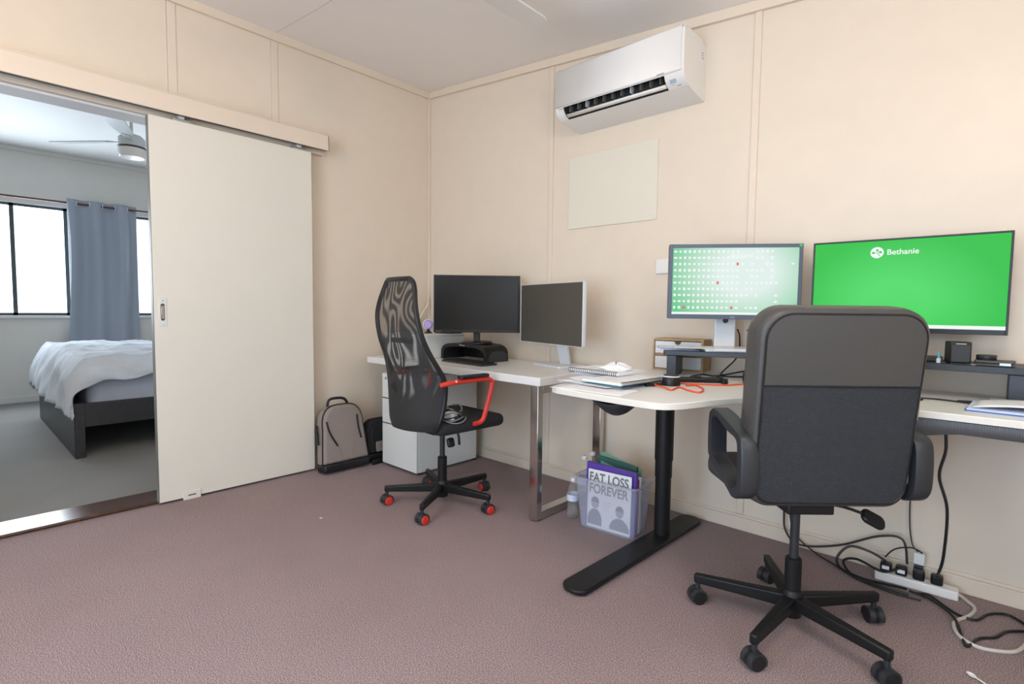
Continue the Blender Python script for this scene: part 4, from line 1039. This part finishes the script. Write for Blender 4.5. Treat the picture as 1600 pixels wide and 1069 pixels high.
pipe = [backpt(taper(x, z), -.004, z) for x, z in inner]; pipe.append(pipe[0])
obj('piping', MB().tube(pipe, .0035, 6, 1), 'black', ch)
seam = MB(); seam.tube([backpt(-Wb * .47, -.0055, ZS), backpt(0, -.0065, ZS), backpt(Wb * .47, -.0055, ZS)], .0018, 6, 2)
obj('seam', seam, 'black', ch)
zp = MB(); zp.tube([backpt(Wb * .487, .01, ZS + .01), backpt(Wb * .492, .008, ZS - .05), backpt(Wb * .49, .006, ZS - .10)], .003, 6, 3)
obj('zip_pull', zp, 'steel', ch)
ARM = [(.03, .735), (.038, .70), (.036, .61), (.022, .585), (-.03, .56), (-.13, .525), (-.17, .512), (-.213, .535), (-.225, .58), (-.222, .67), (-.205, .705), (-.15, .722), (-.05, .745), (.0, .75)]
def arm(s):
    P = spline([Vector((0, y, z)) for y, z in ARM + [ARM[0]]], 3); n_ = len(P) - 1; P = P[:n_]
    cy_ = sum(p.y for p in P) / n_; cz_ = sum(p.z for p in P) / n_
    mb = MB(); vs = []
    for xo, k in ((.229, 1.0), (.235, 1.03), (.275, 1.03), (.281, 1.0)):
        for p in P:
            vs.append((s * xo - .009, cy_ + (p.y - cy_) * k, cz_ + (p.z - cz_) * k))
    for xo in (.281, .229):
        for p in P:
            dy, dz = cy_ - p.y, cz_ - p.z; L = math.hypot(dy, dz)
            vs.append((s * xo - .009, p.y + dy / L * .030, p.z + dz / L * .026))
    fs = []
    order = [0, 1, 2, 3, 4, 5]
    for q in range(6):
        a_, b_ = order[q], order[(q + 1) % 6]
        fs += [(a_ * n_ + i, a_ * n_ + (i + 1) % n_, b_ * n_ + (i + 1) % n_, b_ * n_ + i) for i in range(n_)]
    return mb.add(vs, fs)
for s in (-1, 1):
    a_ = obj('armrest', arm(s), 'dark', ch, angle=50)
    obj('arm_bracket', box(min(s * .19, s * .25), max(s * .19, s * .25), -.08, .0, .51, .55), 'black', a_, bevel=.006)

# -- mesh chair
mc = thing('gaming_chair', 'tall black mesh-back swivel chair with red arms and red castors', 'chair', (1.13, -.80, 0), R(-3))
angs = [R(x + 3) for x in (-131, -59, 13, 85, 157)]
star_base(mc, angs, .312, .10, .088, .262, .41, 'dark', 'black', 'red', .036)
obj('mechanism', box(-.07, .07, -.11, .12, .405, .43), 'black', mc, bevel=.006)
l2 = MB(); l2.tube([(.07, .02, .415), (.10, .03, .40), (.105, .035, .34)], .007, 8, 3); obj('height_lever', l2, 'black', mc)
obj('tilt_knob', MB().prism(rrect(.05, .04, .012), -.01, .01, Tm(.10, -.02, .36, 0, R(70), 0)), 'black', mc, bevel=.004)
obj('seat', cushion(-.215, .215, -.175, .29, .43, .49), 'fabricb', mc, bevel=.024, seg=4)
rows = [(.455, -.275, .175, .085), (.50, -.282, .205, .10), (.56, -.285, .218, .115), (.64, -.288, .228, .125), (.715, -.288, .236, .115), (.78, -.292, .226, .085), (.86, -.305, .208, .055), (.94, -.322, .196, .04), (1.03, -.330, .184, .03), (1.10, -.322, .166, .024), (1.16, -.305, .146, .018), (1.20, -.296, .124, .014), (1.217, -.295, .10, .010)]
def interp(v):
    f_ = v * (len(rows) - 1); i = min(int(f_), len(rows) - 2); t_ = f_ - i
    p = [rows[max(i - 1, 0)], rows[i], rows[i + 1], rows[min(i + 2, len(rows) - 1)]]
    return [.5 * ((2 * p[1][k]) + (p[2][k] - p[0][k]) * t_ + (2 * p[0][k] - 5 * p[1][k] + 4 * p[2][k] - p[3][k]) * t_ ** 2 + (3 * p[1][k] - p[0][k] - 3 * p[2][k] + p[3][k]) * t_ ** 3) for k in range(4)]
def bkp(u, v, off=0):
    z_, y_, hw, wr = interp(v); s_ = 2 * u - 1
    return (hw * s_, y_ + wr * abs(s_) ** 2.6 + off, z_)
obj('back_mesh', MB().grid(lambda u, v: bkp(u, v), 26, 60), 'net', mc, angle=80)
edge = [bkp(0, v) for v in [i / 40 for i in range(41)]] + [bkp(u, 1) for u in [i / 12 for i in range(1, 13)]] + [bkp(1, 1 - v) for v in [i / 40 for i in range(1, 41)]]
obj('back_frame', MB().tube([(x, y + .010, z_) for x, y, z_ in edge], .0125, 8, 1), 'black', mc)
obj('lower_shell', MB().grid(lambda u, v: bkp(.04 + .92 * u, .17 * v, .012), 20, 12), 'black', mc, solid=.012, angle=80)
for s in (-1, 1):
    P = [(s * .235, -.19, .695), (s * .262, -.13, .708), (s * .27, .06, .712), (s * .27, .105, .703), (s * .27, .118, .675), (s * .265, .075, .525), (s * .255, .055, .487), (s * .20, .045, .465)]
    ar = obj('armrest', MB().tube(P, .0125, 10, 6, flat=1.0, up=(0, 0, 1)), 'red', mc)
    obj('arm_pad', MB().prism(rrect(.042, .19, .012), 724 / 1000, .739, Tm(s * .268, -.005, 0)), 'black', ar, bevel=.004)
    obj('bolt', MB().lathe([(.006, 0), (.006, .003), (.003, .004)], 10, Tm(s * .272, -.12, .714, 0, R(90) * s, 0)), 'silver', ar)
# bundle of cables lying on its seat
cb = thing('power_supply', 'white power adapter with coiled grey leads lying on the seat of the mesh chair', 'power adapter', (1.27, -.86, .4905), R(15))
obj('adapter', MB().prism(rrect(.06, .05, .012), 0, .045), 'ac', cb, bevel=.008)
obj('prongs', box(.03, .05, -.012, .012, .012, .018), 'black', cb)
M['cableg'] = mat('grey_cable_jacket', (.20, .20, .20), .5)
for k, (rx, ry, z_, m_) in enumerate(((.085, .06, .006, 'cableg'), (.075, .055, .014, 'cableg'), (.08, .05, .022, 'cable'), (.065, .06, .035, 'cableg'), (.07, .045, .05, 'cable'), (.06, .05, .062, 'cableg'))):
    obj('lead', MB().tube([(rx * math.cos(a), ry * math.sin(a), z_ + .012 * math.sin(2 * a + k) + .004) for a in [2 * PI * i / 20 for i in range(21)]], .0035, 6, 2), m_, cb)

# ------------------------------------------------------------------ power strip and cables on the floor
ps = thing('power_strip', 'white power strip on the floor by the skirting board, full of black plugs', 'power strip', (3.15, -.085, 0), R(3))
obj('housing', MB().prism(rrect(.26, .055, .008), 0, .035), 'ac', ps, bevel=.004)
for i, x in enumerate((-.095, -.045, .01, .065)):
    obj('socket', box(x - .018, x + .018, -.018, .018, .035, .0362), 'white', ps)
    pl_ = obj('plug', MB().prism(rrect(.038, .036, .01), .0363, .072, Tm(x, 0, 0)), 'black', ps, bevel=.005)
    obj('plug_label', box(x - .012, x + .012, -.0186, -.018, .048, .062), 'paper', pl_) if i < 2 else None
adp = thing('usb_charger', 'small grey-white charger block leaning at the wall above the power strip', 'charger', (3.155, -.035, .0), 0)
obj('block', MB().box(-.018, .018, -.012, .012, .078, .124, Tm(0, 0, 0)), 'metalwhite', adp, bevel=.003)
obj('support_plug', box(-.014, .014, -.03, .025, .0365, .078), 'black', adp, bevel=.003)
def cable(label, pts, r=.0035, m='cable', name='power_cable'):
    return tag(obj(name, MB().tube(pts, r, 7, 6), m), label, 'cable', 'cables around the power strip')
FZ = .006
cable('white cable snaking over the carpet right of the power strip', [(3.26, -.075, .03), (3.285, -.06, FZ + .002), (3.305, -.085, FZ), (3.328, -.131, FZ), (3.316, -.203, FZ), (3.285, -.276, FZ), (3.279, -.323, FZ), (3.298, -.388, FZ), (3.346, -.419, FZ), (3.406, -.392, FZ), (3.439, -.352, FZ), (3.46, -.28, FZ)], .006, 'cablew')
cable('black cable running right from the power strip, upper of the two', [(3.16, -.15, FZ), (3.20, -.135, FZ), (3.254, -.196, FZ), (3.291, -.227, FZ), (3.334, -.224, FZ), (3.366, -.145, FZ), (3.416, -.102, FZ), (3.47, -.15, FZ)], .0045)
cable('black cable with a kink crossing the white cable on the carpet', [(3.14, -.16, FZ + .006), (3.208, -.183, FZ + .006), (3.276, -.274, FZ + .008), (3.307, -.403, FZ), (3.319, -.437, FZ), (3.345, -.357, FZ), (3.384, -.311, FZ), (3.415, -.237, FZ), (3.475, -.18, FZ)], .0045)
cable('black cable hanging from the right wing of the desk down to the power strip', [(3.216, -.30, .735), (3.228, -.30, .611), (3.214, -.29, .507), (3.240, -.27, .388), (3.236, -.22, .203), (3.222, -.16, .11), (3.215, -.10, .080)], .005)
cable('black cable dropping along the wall behind the leather chair and arching to the strip', [(2.68, -.03, .70), (2.655, -.03, .40), (2.655, -.03, .16), (2.668, -.035, .065), (2.73, -.04, .022), (2.88, -.045, .07), (3.02, -.05, .155), (3.10, -.05, .165), (3.12, -.06, .075)], .0045)
cable('thin black cable beside it on the wall behind the chair column', [(2.70, -.025, .70), (2.675, -.025, .30), (2.685, -.03, .12), (2.72, -.035, .05), (2.80, -.06, .012), (2.869, -.099, FZ), (2.975, -.181, FZ), (3.09, -.21, FZ), (3.18, -.20, FZ)], .0035)
cable('black cable looped left of the power strip', [(3.055, -.09, .075), (3.0, -.10, .10), (2.93, -.10, .10), (2.89, -.115, .045), (2.91, -.14, .012), (2.99, -.16, FZ), (3.06, -.15, FZ), (3.13, -.135, FZ)], .005)
cable('second black loop left of the power strip, lower on the carpet', [(3.105, -.10, .07), (3.05, -.13, .045), (2.96, -.115, .06), (2.91, -.10, .03), (2.95, -.15, FZ), (3.04, -.18, FZ), (3.14, -.185, FZ)], .005)
cable('black lead from the charger block arching over the plugs', [(3.165, -.05, .13), (3.13, -.06, .145), (3.08, -.08, .13), (3.05, -.09, .09)], .003)
cable('thin grey cable running down the wall from the desk to the charger block', [(3.11, -.012, .70), (3.112, -.012, .45), (3.115, -.014, .25), (3.128, -.02, .15), (3.15, -.035, .126)], .0025)
spn = thing('plastic_spoon', 'small white plastic spoon lying on the carpet at the lower right', 'spoon', (3.345, -.617, 0), R(-38))
obj('bowl', MB().lathe([(.001, .001), (.6, .003), (1, .007), (.95, .0075), (.5, .004)], 18, Tm(-.015, 0, 0) @ Matrix.Diagonal((.014, .009, 1, 1)), cap=False), 'ac', spn, solid=.001)
obj('spoon_handle', MB().tube([(-.003, 0, .007), (.03, 0, .008), (.075, 0, .004)], .0024, 6, 3), 'ac', spn)
def scrap(x, y, s, a, label): tag(obj('paper_scrap', MB().box(-s, s, -s * .35, s * .35, 0.001, .003, Tm(x, y, 0, 0, 0, a)), 'paper'), label, 'scrap')
scrap(.86, -1.37, .008, .3, 'tiny white scrap on the carpet in front of the sliding door')
